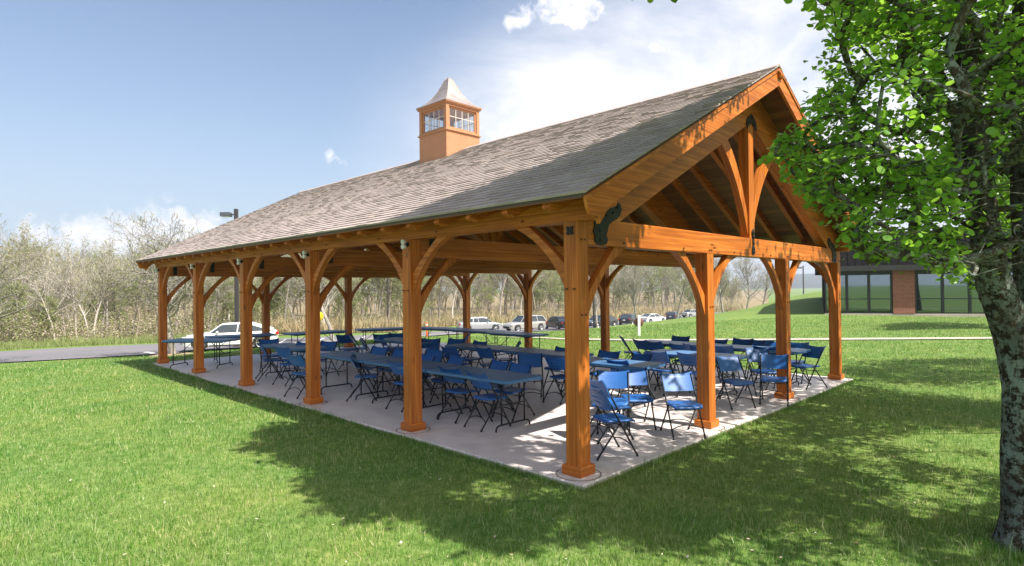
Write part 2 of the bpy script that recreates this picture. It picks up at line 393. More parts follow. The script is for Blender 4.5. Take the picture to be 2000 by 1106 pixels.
def slab_mat():
    m = bpy.data.materials.new('stamped_concrete'); m.use_nodes = True; q = N(m.node_tree); b = m.node_tree.nodes['Principled BSDF']
    t = q.new('ShaderNodeTexCoord').outputs['Object']
    n1 = q.noise(t, 3.2, 8, 0.68, 0.5); n2 = q.noise(t, 60, 3)
    c = q.ramp(n1, [(0.25, (0.56, 0.49, 0.475)), (0.5, (0.68, 0.61, 0.59)), (0.75, (0.76, 0.70, 0.68))])
    c = q.mix(0.5, c, q.ramp(n2, [(0.3, (0.84, 0.84, 0.84)), (0.7, (1.1, 1.1, 1.1))]), 'MULTIPLY')
    c = q.mix(0.6, c, q.ramp(q.noise(t, 0.5, 3), [(0.3, (0.84, 0.84, 0.87)), (0.7, (1.1, 1.08, 1.05))]), 'MULTIPLY')
    q.link(c, b.inputs['Base Color'])
    q.link(q.ramp(n1, [(0.3, 0.34), (0.7, 0.55)]), b.inputs['Roughness']); b.inputs['Specular IOR Level'].default_value = 0.5
    bn = q.new('ShaderNodeBump'); bn.inputs['Strength'].default_value = 0.55; bn.inputs['Distance'].default_value = 0.012
    q.link(q.noise(t, 5.0, 6, 0.6, 0.8), bn.inputs['Height']); q.link(bn.outputs[0], b.inputs['Normal']); return m
SLAB = slab_mat()
def sepz(q, t):
    x = q.new('ShaderNodeSeparateXYZ'); q.link(t, x.inputs[0]); return x.outputs[2]
def bark_mat(name, dark, mid, lich, amt):
    m = bpy.data.materials.new(name); m.use_nodes = True; q = N(m.node_tree); b = m.node_tree.nodes['Principled BSDF']
    t = q.new('ShaderNodeTexCoord').outputs['Object']
    s1 = q.noise(q.mapping(t, (26, 26, 5)), 1, 5, 0.65, 0.3)
    c = q.ramp(s1, [(0.35, dark), (0.62, mid)])
    l = q.noise(t, 19, 8, 0.8, 0.2)
    lm = q.math('MULTIPLY', q.ramp(l, [(0.52-amt*0.1, 0.0), (0.56-amt*0.1, 1.0)]), q.ramp(q.noise(t, 2.0, 3), [(0.34, 0.35), (0.58, 1.0)]))
    lm = q.math('MULTIPLY', lm, q.ramp(q.math('MULTIPLY', sepz(q, t), 0.25), [(0.42, 1.0), (0.72, 0.25)])) if name == 'lichen_bark' else lm
    c = q.mix(lm, c, lich)
    q.link(c, b.inputs['Base Color']); b.inputs['Roughness'].default_value = 0.95; b.inputs['Specular IOR Level'].default_value = 0.15
    bn = q.new('ShaderNodeBump'); bn.inputs['Strength'].default_value = 1.0; bn.inputs['Distance'].default_value = 0.02
    q.link(s1, bn.inputs['Height']); q.link(bn.outputs[0], b.inputs['Normal']); return m
BARK = bark_mat('lichen_bark', (0.010, 0.008, 0.006), (0.055, 0.043, 0.029), (0.205, 0.25, 0.225), 0.42)
BARKT = bark_mat('dark_twig_bark', (0.03, 0.025, 0.018), (0.08, 0.065, 0.045), (0.2, 0.24, 0.2), 0.3)
BARKG = bark_mat('grey_bark', (0.13, 0.11, 0.09), (0.27, 0.235, 0.20), (0.42, 0.40, 0.36), 0.5)
BARKW = bark_mat('pale_bark', (0.30, 0.26, 0.22), (0.52, 0.46, 0.41), (0.62, 0.58, 0.53), 0.5)
TWIG = mat('twig_bark', (0.29, 0.245, 0.19), 0.9, var=0.25, scale=0.6)

# ------------------------------------------------------------------ ground heights
UC = [-900, 0, 300, 500, 800, 1060, 1200, 1350, 1450, 1600, 1800, 2700]
DC = [0, 12, 18, 24, 30, 36, 42, 50, 65, 85, 120, 400]
ZT = np.array([
 [-.05, -.2, -.6, -1.0, -1.2, -1.2, -1.4, -1.8, -2.6, -3, -3, -3],
 [-.05, -.1, -.5, -1.05, -1.2, -1.2, -1.4, -1.8, -2.6, -3, -3, -3],
 [-.05, -.05, -.15, -.72, -1.17, -1.2, -1.4, -1.8, -2.6, -3, -3, -3],
 [-.05, -.05, -.05, -.30, -.95, -1.25, -1.35, -1.6, -2.6, -3, -3.2, -3.2],
 [-.05, -.05, -.05, -.06, -.5, -1.05, -1.35, -1.55, -2.6, -3, -3.4, -3.4],
 [-.05, -.05, -.05, -.05, -.3, -.7, -1.2, -1.75, -2.6, -3.1, -3.7, -4],
 [-.05, -.05, -.05, -.06, -.15, -.4, -.75, -1.16, -2.5, -3.2, -3.9, -4],
 [-.05, -.05, -.05, -.08, -.1, -.2, -.35, -.45, -2.3, -3.3, -3.9, -4],
 [-.05, -.05, -.05, -.08, -.1, -.1, 0.0, .14, -.5, -3.0, -3.9, -4],
 [-.05, -.05, -.06, -.08, -.1, -.08, .3, .85, 1.7, 0.5, -3, -4],
 [-.05, -.05, -.06, -.08, -.1, -.08, .1, .6, 1.5, 0.5, -3, -4],
 [-.05, -.05, -.06, -.08, -.1, -.08, .1, .8, 1.0, -2, -4, -4]])
def _table(x, y):
    u, D = uD(x, y)
    r = np.hypot(x-CAM[0], y-CAM[1])
    D2 = np.where(D > 1, D, 0.0); u = np.where(D > 1, np.clip(u, UC[0], UC[-1]), 1000)
    D2 = np.where((u <= UC[0]+1) | (u >= UC[-1]-1), np.minimum(D2, 400), D2)
    D2 = np.clip(D2, 0, 399.9)
    i = np.clip(np.searchsorted(UC, u, side='right')-1, 0, len(UC)-2); j = np.clip(np.searchsorted(DC, D2, side='right')-1, 0, len(DC)-2)
    ua = np.array(UC)[i]; ub = np.array(UC)[i+1]; da = np.array(DC)[j]; db = np.array(DC)[j+1]
    a = (u-ua)/(ub-ua); b = (D2-da)/(db-da)
    return ZT[i, j]*(1-a)*(1-b)+ZT[i+1, j]*a*(1-b)+ZT[i, j+1]*(1-a)*b+ZT[i+1, j+1]*a*b
GX0, GY0, GS, GN = -120.0, -120.0, 1.5, 360
gx = GX0+np.arange(GN)*GS; GXX, GYY = np.meshgrid(gx, gx, indexing='ij')
GZ = _table(GXX, GYY)
for _ in range(5):
    P_ = np.pad(GZ, 1, mode='edge')
    GZ = (P_[:-2, 1:-1]+P_[2:, 1:-1]+P_[1:-1, :-2]+P_[1:-1, 2:]+2*P_[1:-1, 1:-1])/6
def H(x, y):
    x = np.asarray(x, float); y = np.asarray(y, float)
    a = np.clip((x-GX0)/GS, 0, GN-1.001); b = np.clip((y-GY0)/GS, 0, GN-1.001)
    i = a.astype(int); j = b.astype(int); a = a-i; b = b-j
    z = GZ[i, j]*(1-a)*(1-b)+GZ[i+1, j]*a*(1-b)+GZ[i, j+1]*(1-a)*b+GZ[i+1, j+1]*a*b
    # flat pad around the slab
    dx = np.maximum(np.maximum(-1.0-x, x-9.9), 0); dy = np.maximum(np.maximum(-2.0-y, y-15.9), 0)
    kf = np.clip(np.hypot(dx, dy)/5.0, 0, 1); kf = kf*kf*(3-2*kf)
    return -0.05*(1-kf)+z*kf

# lawn sheet reaching the horizon
def axis_coords():
    c = [0.0]; s = 0.75
    while c[-1] < 4500:
        c.append(c[-1]+s)
        if c[-1] > 80: s *= 1.12
    c = np.array(c); return np.concatenate([-c[:0:-1], c])
ax = axis_coords(); AX, AY = np.meshgrid(ax+10, ax+15, indexing='ij'); n_ = len(ax)
idx = np.arange(n_*n_).reshape(n_, n_)
fq = np.stack([idx[:-1, :-1].ravel(), idx[1:, :-1].ravel(), idx[1:, 1:].ravel(), idx[:-1, 1:].ravel()], 1)
# gap under the slab is not needed: the slab stands proud of the turf
lawn = np_mesh('lawn', np.stack([AX.ravel(), AY.ravel(), H(AX, AY).ravel()], 1), fq, LAWN, smooth=True)
tag(lawn, 'mown green lawn around the pavilion, rising to a low mound', kind='structure')

def sheet(name, us, near, far, matr, off, nd=14, label=None):
    """sheet over the ground between two distance curves"""
    us = np.asarray(us, float); V = []; nU = len(us)
    for j in range(nd+1):
        t = j/nd
        for i, u in enumerate(us):
            D = near[i]*(1-t)+far[i]*t; x, y = pixel_ground(u, D); V.append((x, y, float(H(x, y))+off))
    V = np.array(V); ix = np.arange((nd+1)*nU).reshape(nd+1, nU)
    f = np.stack([ix[:-1, :-1].ravel(), ix[:-1, 1:].ravel(), ix[1:, 1:].ravel(), ix[1:, :-1].ravel()], 1)
    o = np_mesh(name, V, f, matr, smooth=True); return tag(o, label, kind='structure')
def curve(pts, us): return np.interp(us, [p[0] for p in pts], [p[1] for p in pts])
NEAR = [(-900, 19), (-300, 24), (0, 26.7), (300, 29.5), (500, 33), (650, 36), (800, 40), (900, 46), (1060, 56), (1200, 63), (1340, 84), (1450, 108)]
FAR = [(-900, 24), (-300, 30), (0, 33), (300, 37.3), (600, 43), (780, 47), (860, 62), (900, 78), (1060, 90), (1200, 105), (1350, 132), (1450, 140)]
us = np.linspace(-900, 1450, 160)
sheet('road', us, curve(NEAR, us), curve(FAR, us), ASPH, 0.05, 22, 'grey asphalt road and car park behind the pavilion')
us2 = np.linspace(480, 900, 60); nn = curve(NEAR, us2)
sheet('kerb', us2, nn-0.45, nn-0.02, CONC, 0.13, 2, 'pale concrete kerb along the car park')
us3 = np.linspace(-900, 1500, 120)
fw = curve([(-900, 26), (-300, 32.5), (0, 36), (300, 41), (600, 49), (780, 56), (900, 84), (1060, 96), (1200, 112), (1350, 140), (1500, 150)], us3)
sheet('forest_floor', us3, fw, fw+700, LITTER, 0.04, 60, 'brown leaf litter under the wood')
# white bay line on the road
pl = MB()
def decal(mb, u0, D0, u1, D1, wdt, off):
    a = Vector(pixel_ground(u0, D0)); b = Vector(pixel_ground(u1, D1)); d = (b-a).normalized(); s = Vector((-d.y, d.x))*wdt/2
    vs = []
    for t in np.linspace(0, 1, 6):
        p = a.lerp(b, t)
        for q in (p-s, p+s): vs.append((q.x, q.y, float(H(q.x, q.y))+off))
    mb.add(vs, [(2*i, 2*i+1, 2*i+3, 2*i+2) for i in range(5)])
PAINT = mat('white_road_paint', (0.75, 0.74, 0.72), 0.7, var=0.08)
decal(pl, 283, 31.2, 303, 29.8, 0.28, 0.058)
for uu, d0, d1 in [(545, 36.5, 40.5), (620, 37.5, 41.5), (700, 39, 43), (930, 60, 65), (1010, 62, 67)]: decal(pl, uu, d0, uu+12, d1, 0.12, 0.058)
tag(pl.build('road_marking', PAINT, recalc=False), 'white painted bay lines on the asphalt', kind='structure')
# footpath across the lawn to the building
us4 = np.linspace(700, 2500, 160)
pD = curve([(700, 39.5), (800, 36), (900, 31), (1000, 26.6), (1100, 24.2), (1250, 23.2), (1500, 22.9), (2000, 22.4), (2500, 22)], us4)
sheet('path', us4, pD-0.36, pD+0.36, CONC, 0.035, 3, 'narrow pale concrete footpath crossing the lawn')

# slab of the pavilion
g, s_ = 2.95756, 3.00580
XM, YM = 3*g, 5*s_
sl = MB(); e = 0.27
sl.box((XM/2, YM/2, -0.10), (XM+2*e, YM+2*e, 0.20), ch=0.012)
patio = sl.build('patio', SLAB); tag(patio, 'pale stamped concrete slab under the pavilion', kind='structure')
ft = MB()
for px_, py_ in [(0, i*s_) for i in range(6)]+[(XM, i*s_) for i in range(6)]+[(g, 0), (2*g, 0), (g, YM), (2*g, YM)]:
    vs = []; n = 40
    for i in range(n):
        a = 2*math.pi*i/n
        for r in (0.235, 0.25): vs.append((px_+r*math.cos(a), py_+r*math.sin(a), 0.003))
    fs = [(2*i, 2*i+1, (2*i+3) % (2*n), (2*i+2) % (2*n)) for i in range(n)
          if -e+0.01 < px_+0.25*math.cos(2*math.pi*i/n) < XM+e-0.01 and -e+0.01 < py_+0.25*math.sin(2*math.pi*i/n) < YM+e-0.01]
    ft.add(vs, fs)
tag(ft.build('patio_joint', mat('dark_joint_filler', (0.16, 0.14, 0.13), 0.8), recalc=False), 'dark round joints in the slab around each post foot', kind='structure')
#SPLIT
# ------------------------------------------------------------------ pavilion
random.seed(3)
PV = empty('timber_pavilion', (0, 0, 0), 0, 'open timber-frame picnic pavilion with shingled gable roof and glazed cupola', 'pavilion')
ZP, ZT1, ZT0 = 2.726, 2.775, 2.48       # plate bottom, tie top, tie bottom
PW = 0.0957                              # half post
SL = 0.50407
def rtop(x): return 2.938+SL*(x+0.53) if x <= XM/2 else 2.938+SL*(XM-x+0.53)
YF, YB = -0.54, YM+0.555
posts = [(0, i*s_, 'p') for i in range(6)]+[(XM, i*s_, 'f') for i in range(6)]+[(g, 0, 'g'), (2*g, 0, 'g'), (g, YM, 'g'), (2*g, YM, 'g')]
for x, y, kd in posts:
    top = ZP if kd in 'pf' else ZT0
    o = MB().beam((x, y, 0.0), (x, y, top), 2*PW, 2*PW, up=(0, 1, 0)).build('post', WOOD, PV)
    c = 0.128
    m = MB(); m.box((x, y, 0.055), (2*c, 2*c, 0.11), ch=0.012); m.build('post_collar', WOOD, o)
# curved braces: straight back, hollow inner edge
def brace(x, y, zt, dx, dy, run, drop, wd=0.095):
    """from the post face (x,y) to the beam underside zt, towards (dx,dy)"""
    ang = [i/10 for i in range(11)]
    W_ = 0.15
    inner = []                       # edge facing the opening (concave arc)
    outer = []
    for t in ang:
        a = t*math.pi/2
        # arc between (0,-drop) and (run,0); bulging up and towards the post corner
        px_ = run*(1-math.cos(a)); pz_ = -drop*(1-math.sin(a))
        lx, lz = run*t, -drop*(1-t)
        k2 = 0.50
        inner.append((lx*(1-k2)+px_*k2, lz*(1-k2)+pz_*k2))
    L = math.hypot(run, drop); nx_, nz_ = -drop/L, run/L
    o1 = (0.0, -drop+0.30); o2 = (run-0.24, 0.0)
    for t in ang[::-1]:
        a = t*math.pi/2
        lx, lz = o1[0]+(o2[0]-o1[0])*t, o1[1]+(o2[1]-o1[1])*t
        bl = 0.055*math.sin(t*math.pi)
        outer.append((lx+nx_*bl*0.2, lz+nz_*bl*0.2))
    prof = inner+outer
    mb = MB()
    if dx: mb.prism([(x+dx*(PW+px_), zt+pz_) for px_, pz_ in prof], 1, y-wd/2, y+wd/2)
    else: mb.prism([(y+dy*(PW+px_), zt+pz_) for px_, pz_ in prof], 0, x-wd/2, x+wd/2)
    mb.build('brace', WOOD, PV)
for i in range(6):
    for x in (0, XM):
        if i < 5: brace(x, i*s_, ZP, 0, 1, 0.80, 0.78)
        if i > 0: brace(x, i*s_, ZP, 0, -1, 0.80, 0.78)
    brace(0, i*s_, ZT0, 1, 0, 0.80, 0.90); brace(XM, i*s_, ZT0, -1, 0, 0.80, 0.90)
for x in (g, 2*g):
    for y in (0, YM):
        brace(x, y, ZT0, 1, 0, 0.80, 0.90); brace(x, y, ZT0, -1, 0, 0.80, 0.90)
# pegs seen on the braces and posts of the gable and long side
PEG = mat('dark_oak_peg', (0.10, 0.035, 0.01), 0.6)
class _Peg:
    def box(s, c, d): MB().box(c, d).build('peg', PEG, PV)
pegs = _Peg()
for x in (0, g, 2*g, XM):
    for zz_ in (ZT0+0.05,):
        pegs.box((x-0.03, -PW-0.006, zz_), (0.018, 0.014, 0.018)); pegs.box((x+0.03, -PW-0.006, zz_), (0.018, 0.014, 0.018))
    for dxx in (-1, 1):
        if 0 < x+dxx < XM: pegs.box((x+dxx*(PW+0.68), -PW-0.006, ZT0+0.045), (0.018, 0.014, 0.018))
        pegs.box((x+dxx*0.035, -PW-0.006, 1.72), (0.018, 0.014, 0.018))
for i in range(6):
    for dy in (-0.7, 0.7):
        if 0 < i*s_+dy < YM: pegs.box((-PW-0.006, i*s_+dy, ZP+0.06), (0.014, 0.03, 0.018))
    for dz in (0, ): pegs.box((-PW-0.01, i*s_+0.05, 2.0), (0.02, 0.03, 0.016)); pegs.box((-PW-0.01, i*s_-0.05, 2.0), (0.02, 0.03, 0.016))
# wall plates with scrolled ends
for x in (0, XM):
    m = MB(); m.beam((x, -0.22, (ZP+2.955)/2), (x, YM+0.22, (ZP+2.955)/2), 0.19, 2.955-ZP)
    for y0, sg in ((-0.22, -1), (YM+0.22, 1)):
        h0, h1 = ZP, 2.955
        pr = [(y0, h1), (y0, h0), (y0+sg*0.05, h0-0.0), (y0+sg*0.09, h0+0.035), (y0+sg*0.12, h0+0.09), (y0+sg*0.17, h0+0.12), (y0+sg*0.235, h0+0.13),
              (y0+sg*0.26, h0+0.155), (y0+sg*0.26, h0+0.19), (y0+sg*0.26, h1)]
        m.prism(pr, 0, x-0.094, x+0.094)
    m.build('wall_plate', WOOD, PV)
# tie beams, principal rafters, king posts, struts
def rz(x, off): return rtop(x)+off
for i in range(6):
    y = i*s_
    MB().beam((PW+0.001, y, (ZT0+ZT1)/2), (XM-PW-0.001, y, (ZT0+ZT1)/2), 0.185, ZT1-ZT0).build('tie_beam', WOOD, PV)
    xm = XM/2
    kw = 0.095
    MB().beam((xm, y, ZT1+0.001), (xm, y, rtop(xm)-0.30), 0.185, 0.17, up=(0, 1, 0)).build('king_post', WOOD, PV)
    for sg in (1, -1):
        X = lambda t: (t if sg == 1 else XM-t)
        xa, xb = 0.02, xm-kw
        up0, lo = -0.44, -0.79
        # profile of a principal rafter cut level on the tie beam
        xt = (ZT1-lo-2.938)/SL-0.53
        xt2 = (ZT1-up0-2.938)/SL-0.53
        pr = [(X(max(xt2, -0.0)), max(ZT1, rtop(0.0)+up0)), (X(xt), ZT1+0.001), (X(xb), rtop(xb)+lo), (X(xb), rtop(xb)+up0)]
        if xt2 < 0: pr = [(X(0.02), rtop(0.02)+up0), (X(0.1), ZT1+0.001), (X(xt), ZT1+0.001), (X(xb), rtop(xb)+lo), (X(xb), rtop(xb)+up0)]
        MB().prism(pr, 1, y-0.088, y+0.088).build('principal_rafter', WOOD, PV)
        # curved strut from the king post foot to the principal rafter
        x0_, z0_ = kw, ZT1+0.06
        x1_ = 0.98; z1_ = rtop(xm-x1_)+lo
        pts_o = []; pts_i = []
        for t in np.linspace(0, 1, 11):
            a = t*math.pi/2
            lx = x0_+(x1_-x0_)*t; lz = z0_+(z1_-z0_)*t
            cx_ = x0_+(x1_-x0_)*(1-math.cos(a)); cz_ = z0_+(z1_-z0_)*math.sin(a)
            pts_o.append((lx*0.62+cx_*0.38, lz*0.62+cz_*0.38))
        x2_ = x1_-0.20; z2_ = rtop(xm-x2_)+lo
        for t in np.linspace(1, 0, 11):
            lx = x0_+(x2_-x0_)*t; lz = (z0_+0.30)+(z2_-z0_-0.30)*t
            a = t*math.pi/2
            cx_ = x0_+(x2_-x0_)*(1-math.cos(a)); cz_ = (z0_+0.30)+(z2_-z0_-0.30)*math.sin(a)
            pts_i.append((lx*0.62+cx_*0.38, lz*0.62+cz_*0.38))
        MB().prism([(xm-sg*px_, pz_) for px_, pz_ in pts_o+pts_i], 1, y-0.05, y+0.05).build('strut', WOOD, PV)
# ridge beam with scrolled nose, purlins
xm = XM/2
m = MB(); zr0, zr1 = rtop(xm)-0.30, rtop(xm)-0.075
m.beam((xm, YF+0.16, (zr0+zr1)/2), (xm, YB-0.16, (zr0+zr1)/2), 0.14, zr1-zr0)
for y0, sg in ((YF+0.16, -1), (YB-0.16, 1)):
    m.prism([(y0, zr1), (y0, zr0), (y0+sg*0.05, zr0+0.04), (y0+sg*0.10, zr0+0.09), (y0+sg*0.20, zr0+0.10), (y0+sg*0.215, zr0+0.13), (y0+sg*0.215, zr0+0.16), (y0+sg*0.16, zr1)], 0, xm-0.069, xm+0.069)
m.build('ridge_beam', WOOD, PV)
# common rafters with shaped tails
ny = 26
ys = sorted(set([round(i*s_, 4) for i in range(6)]+[round(i*s_+j*s_/5, 4) for i in range(5) for j in range(1, 5)]))
for y in ys:
    frame = any(abs(y-i*s_) < 0.01 for i in range(6))
    for sg in (1, -1):
        X = lambda t: (t if sg == 1 else XM-t)
        t0, t1 = -0.50, xm-0.071
        a, b = -0.066, -0.22
        pr = [(X(t0+0.02), rtop(t0+0.02)+a), (X(t0), rtop(t0)+a-0.05), (X(t0+0.035), rtop(t0+0.035)+a-0.09), (X(t0+0.08), rtop(t0+0.08)+a-0.095), (X(t0+0.12), rtop(t0+0.12)+b+0.01),
              (X(t0+0.18), rtop(t0+0.18)+b)]
        if frame:
            pr += [(X(0.02), rtop(0.02)+b), (X(0.0205), rtop(0.02)-0.438), (X(t1), rtop(t1)-0.438)]
        else: pr += [(X(t1), rtop(t1)+b)]
        pr += [(X(t1), rtop(t1)+a)]
        MB().prism(pr, 1, y-0.044, y+0.044).build('rafter', WOOD, PV)
# boarding under the shingles: separate boards running along the roof
for sg in (1, -1):
    X = lambda t: (t if sg == 1 else XM-t)
    m = MB(); nb = 36; L0, L1 = -0.52, xm-0.004
    for j in range(nb):
        a = L0+(L1-L0)*j/nb; b = L0+(L1-L0)*(j+1)/nb-0.006
        y0 = YF+0.05
        cuts = [y0]+sorted(random.uniform(YF+1, YB-1) for _ in range(3))+[YB-0.05]
        for c0, c1 in zip(cuts[:-1], cuts[1:]):
            m.add([(X(a), c0, rtop(a)-0.045), (X(b), c0, rtop(b)-0.045), (X(b), c1-0.004, rtop(b)-0.045), (X(a), c1-0.004, rtop(a)-0.045),
                   (X(a), c0, rtop(a)-0.064), (X(b), c0, rtop(b)-0.064), (X(b), c1-0.004, rtop(b)-0.064), (X(a), c1-0.004, rtop(a)-0.064)],
                  [(0, 1, 2, 3), (7, 6, 5, 4), (0, 4, 5, 1), (3, 2, 6, 7), (0, 3, 7, 4), (1, 5, 6, 2)],
                  [[(c0+j*3.1, j*1.7), (c0+j*3.1, j*1.7+0.12), (c1+j*3.1, j*1.7+0.12), (c1+j*3.1, j*1.7)], [(c1+j*3.1, j*1.7), (c1+j*3.1, j*1.7+0.12), (c0+j*3.1, j*1.7+0.12), (c0+j*3.1, j*1.7)]]+[[(0, 0)]*4]*4)
    m.build('roof_boarding', WOOD2, PV)
    m = MB()
    a, b = -0.525, xm
    m.add([(X(a), YF+0.01, rtop(a)-0.018), (X(b), YF+0.01, rtop(b)-0.018), (X(b), YB-0.01, rtop(b)-0.018), (X(a), YB-0.01, rtop(a)-0.018),
           (X(a), YF+0.01, rtop(a)-0.043), (X(b), YF+0.01, rtop(b)-0.043), (X(b), YB-0.01, rtop(b)-0.043), (X(a), YB-0.01, rtop(a)-0.043)],
          [(0, 1, 2, 3), (7, 6, 5, 4), (0, 4, 5, 1), (3, 2, 6, 7), (0, 3, 7, 4), (1, 5, 6, 2)])
    m.build('roof_sheathing', mat('dark_drip_edge', (0.07, 0.05, 0.035), 0.6) if sg == 1 else bpy.data.materials['dark_drip_edge'], PV)
# shingles: every tab a thin slab
rs = np.random.default_rng(11)
for sg in (1, -1):
    V = []; Fq = []
    slope_len = math.hypot(xm+0.54, SL*(xm+0.54)); ex = 0.128; rows = int(slope_len/ex)+1
    ca = (xm+0.54)/slope_len; sa = SL*(xm+0.54)/slope_len
    for r in range(rows):
        d0 = r*ex; d1 = min(d0+ex*1.25, slope_len); y = YF-0.012; 
        y -= rs.uniform(0, 0.0)
        while y < YB+0.01:
            wd = rs.choice([0.14, 0.18, 0.24, 0.30])*rs.uniform(0.9, 1.1); y1 = min(y+wd, YB+0.012)
            th = rs.choice([0.010, 0.012, 0.017]); dd = d0-rs.uniform(0, 0.006) if r else d0
            x0 = -0.54+dd*ca; z0 = rtop(-0.54)+dd*sa; x1 = -0.54+d1*ca; z1 = rtop(-0.54)+d1*sa
            b0 = -0.012; up = (-sa, ca)
            g_ = 0.0015
            for (yy) in (y+g_, y1-g_):
                for (xx, zz_, hh) in ((x0, z0, b0), (x0, z0, th), (x1, z1, b0+0.004), (x1, z1, b0+0.006)):
                    X_ = xx+up[0]*hh; V.append((X_ if sg == 1 else XM-X_, yy, zz_+up[1]*hh))
            q = len(V)-8
            Fq += [(q+1, q+3, q+7, q+5), (q, q+1, q+5, q+4), (q, q+2, q+3, q+1), (q+4, q+5, q+7, q+6)]
            y = y1
    Fq = np.array(Fq)
    if sg == 1: Fq = Fq[:, ::-1]
    o = np_mesh('shingles', V, Fq, SHINGLE, PV)
# ridge caps
yc, hw = 7.502, 0.533
for ya_, yb_ in ((YF-0.012, yc-hw-0.2), (yc+hw+0.002, YB)):
  m = MB(); y = ya_
  while y < yb_:
    if True: 
        for sg in (1, -1):
            X = lambda t: (t if sg == 1 else XM-t)
            a, b = xm-0.13, xm
            m.add([(X(a), y, rtop(a)+0.024), (X(b), y, rtop(b)+0.026), (X(b), y+0.145, rtop(b)+0.020), (X(a), y+0.145, rtop(a)+0.018), (X(a), y, rtop(a)+0.0), (X(b), y, rtop(b)+0.0)],
                  [(0, 1, 2, 3), (4, 5, 1, 0), (4, 0, 3)])
    y += 0.14
  m.build('ridge_cap', SHINGLE, PV)
# barge boards with scrolled feet and a thin upper strip
for yb, sg2 in ((YF, 1), (YB, -1)):
    for sg in (1, -1):
        X = lambda t: (t if sg == 1 else XM-t)
        hh = 0.265; a = -0.50
        pr = [(X(a-0.01), rtop(a)-0.046), (X(a), rtop(a)-0.10), (X(a+0.02), rtop(a)-0.17), (X(a+0.06), rtop(a)-0.222), (X(a+0.115), rtop(a)-0.245), (X(a+0.155), rtop(a)-0.235), (X(a+0.185), rtop(a)-0.25), (X(a+0.205), rtop(a)-0.31),
              (X(a+0.25), rtop(a)-0.255), (X(a+0.33), rtop(a+0.33)-0.045-hh), (X(xm), rtop(xm)-0.045-hh), (X(xm), rtop(xm)-0.046)]
        MB().prism(pr, 1, yb, yb+sg2*0.042).build('barge_board', WOOD, PV)
        MB().prism([(X(-0.53), rtop(-0.53)-0.044), (X(-0.53), rtop(-0.53)-0.085), (X(xm), rtop(xm)-0.085), (X(xm), rtop(xm)-0.044)], 1, yb-sg2*0.016, yb-sg2*0.001).build('barge_strip', WOOD, PV)
# black steel plates with bolt heads
def plate(pts, y, th=0.012, bolts=()):
    m = MB(); m.prism(pts, 1, y-th, y)
    for bx, bz in bolts: m.lathe([(0.0, -th-0.016), (0.012, -th-0.016), (0.016, -th-0.008), (0.017, -th)], (bx, y, bz), 1, 10)
    m.build('steel_plate', BLACK, PV)
for yy in (0, 2*s_, 4*s_) if False else (0,):
    f = yy-0.0925-0.001
    for sg in (1, -1):
        X = lambda t: (t if sg == 1 else XM-t)
        def lobe(cx_, cz_, r, n=8): return [(cx_+r*math.cos(2*math.pi*i/n), cz_+r*math.sin(2*math.pi*i/n)) for i in range(n)]
        pts = [(0.20, 2.52), (0.24, 2.49), (0.33, 2.48), (0.42, 2.50), (0.45, 2.55), (0.42, 2.60), (0.45, 2.66), (0.47, 2.72), (0.56, 2.77), (0.62, 2.79), (0.70, 2.85), (0.73, 2.92), (0.70, 2.98), (0.62, 2.99),
               (0.56, 2.94), (0.46, 2.90), (0.38, 2.86), (0.24, 2.83), (0.19, 2.77), (0.21, 2.70), (0.18, 2.63), (0.21, 2.58)]
        plate([(X(a), b) for a, b in pts], f-0.002, 0.012, [(X(0.30), 2.54), (X(0.30), 2.64), (X(0.30), 2.74), (X(0.42), 2.82), (X(0.55), 2.86), (X(0.64), 2.93)])
    zt_ = rtop(xm)
    pts = [(xm-0.17, zt_-0.92), (xm-0.20, zt_-0.84), (xm-0.14, zt_-0.74), (xm, zt_-0.66), (xm+0.14, zt_-0.74), (xm+0.20, zt_-0.84), (xm+0.17, zt_-0.92), (xm+0.08, zt_-0.85), (xm, zt_-0.80), (xm-0.08, zt_-0.85)]
    plate(pts, f-0.002, 0.012, [(xm-0.13, zt_-0.83), (xm+0.13, zt_-0.83), (xm, zt_-0.73)])
    pts = [(xm-0.035, 2.52), (xm-0.06, 2.56), (xm-0.05, 2.62), (xm-0.028, 2.66), (xm-0.028, 2.83), (xm-0.045, 2.88), (xm, 2.93), (xm+0.045, 2.88), (xm+0.028, 2.83), (xm+0.028, 2.66), (xm+0.05, 2.62), (xm+0.06, 2.56), (xm+0.035, 2.52)]
    plate(pts, f-0.002, 0.012, [(xm, 2.56), (xm, 2.61), (xm, 2.70), (xm, 2.80), (xm, 2.87)])
# star shaped plate on the long face of the corner post
for i in (0,):
    m = MB(); cy_, cz_ = i*s_, ZP-0.10
    pts = []
    for kk in range(16):
        a = 2*math.pi*kk/16+math.pi/4; r = (0.062, 0.05, 0.032, 0.05)[kk % 4]
        pts.append((cy_+r*math.cos(a), cz_+r*math.sin(a)))
    m.prism(pts, 0, -PW-0.013, -PW-0.001)
    m.build('steel_plate', BLACK, PV)
for i in range(1, 6):    # strap plates at the tie ends inside
    y = i*s_
    m = MB(); m.box((0.30, y-0.0985, 2.64), (0.10, 0.010, 0.26)); m.box((0.42, y-0.0985, 2.86), (0.22, 0.010, 0.07)); m.build('steel_plate', BLACK, PV)
# twin flood lights on the posts
LAMPW = mat('white_lamp_housing', (0.75, 0.75, 0.72), 0.4)
for i in (1, 2, 3, 4, 5):
    y = i*s_-0.045; z = ZP-0.07
    m = MB(); m.box((-PW-0.02, y, z), (0.04, 0.06, 0.06), ch=0.006)
    fl = m.build('flood_light', BLACK, PV)
    for dz in (0.035, -0.035):
        q = MB(); q.lathe([(0.012, 0.02), (0.03, 0.0), (0.036, -0.045), (0.032, -0.05), (0.0, -0.042)], (-PW-0.05, y, z+dz), 0, 14)
        q.build('lamp_head', LAMPW, fl)

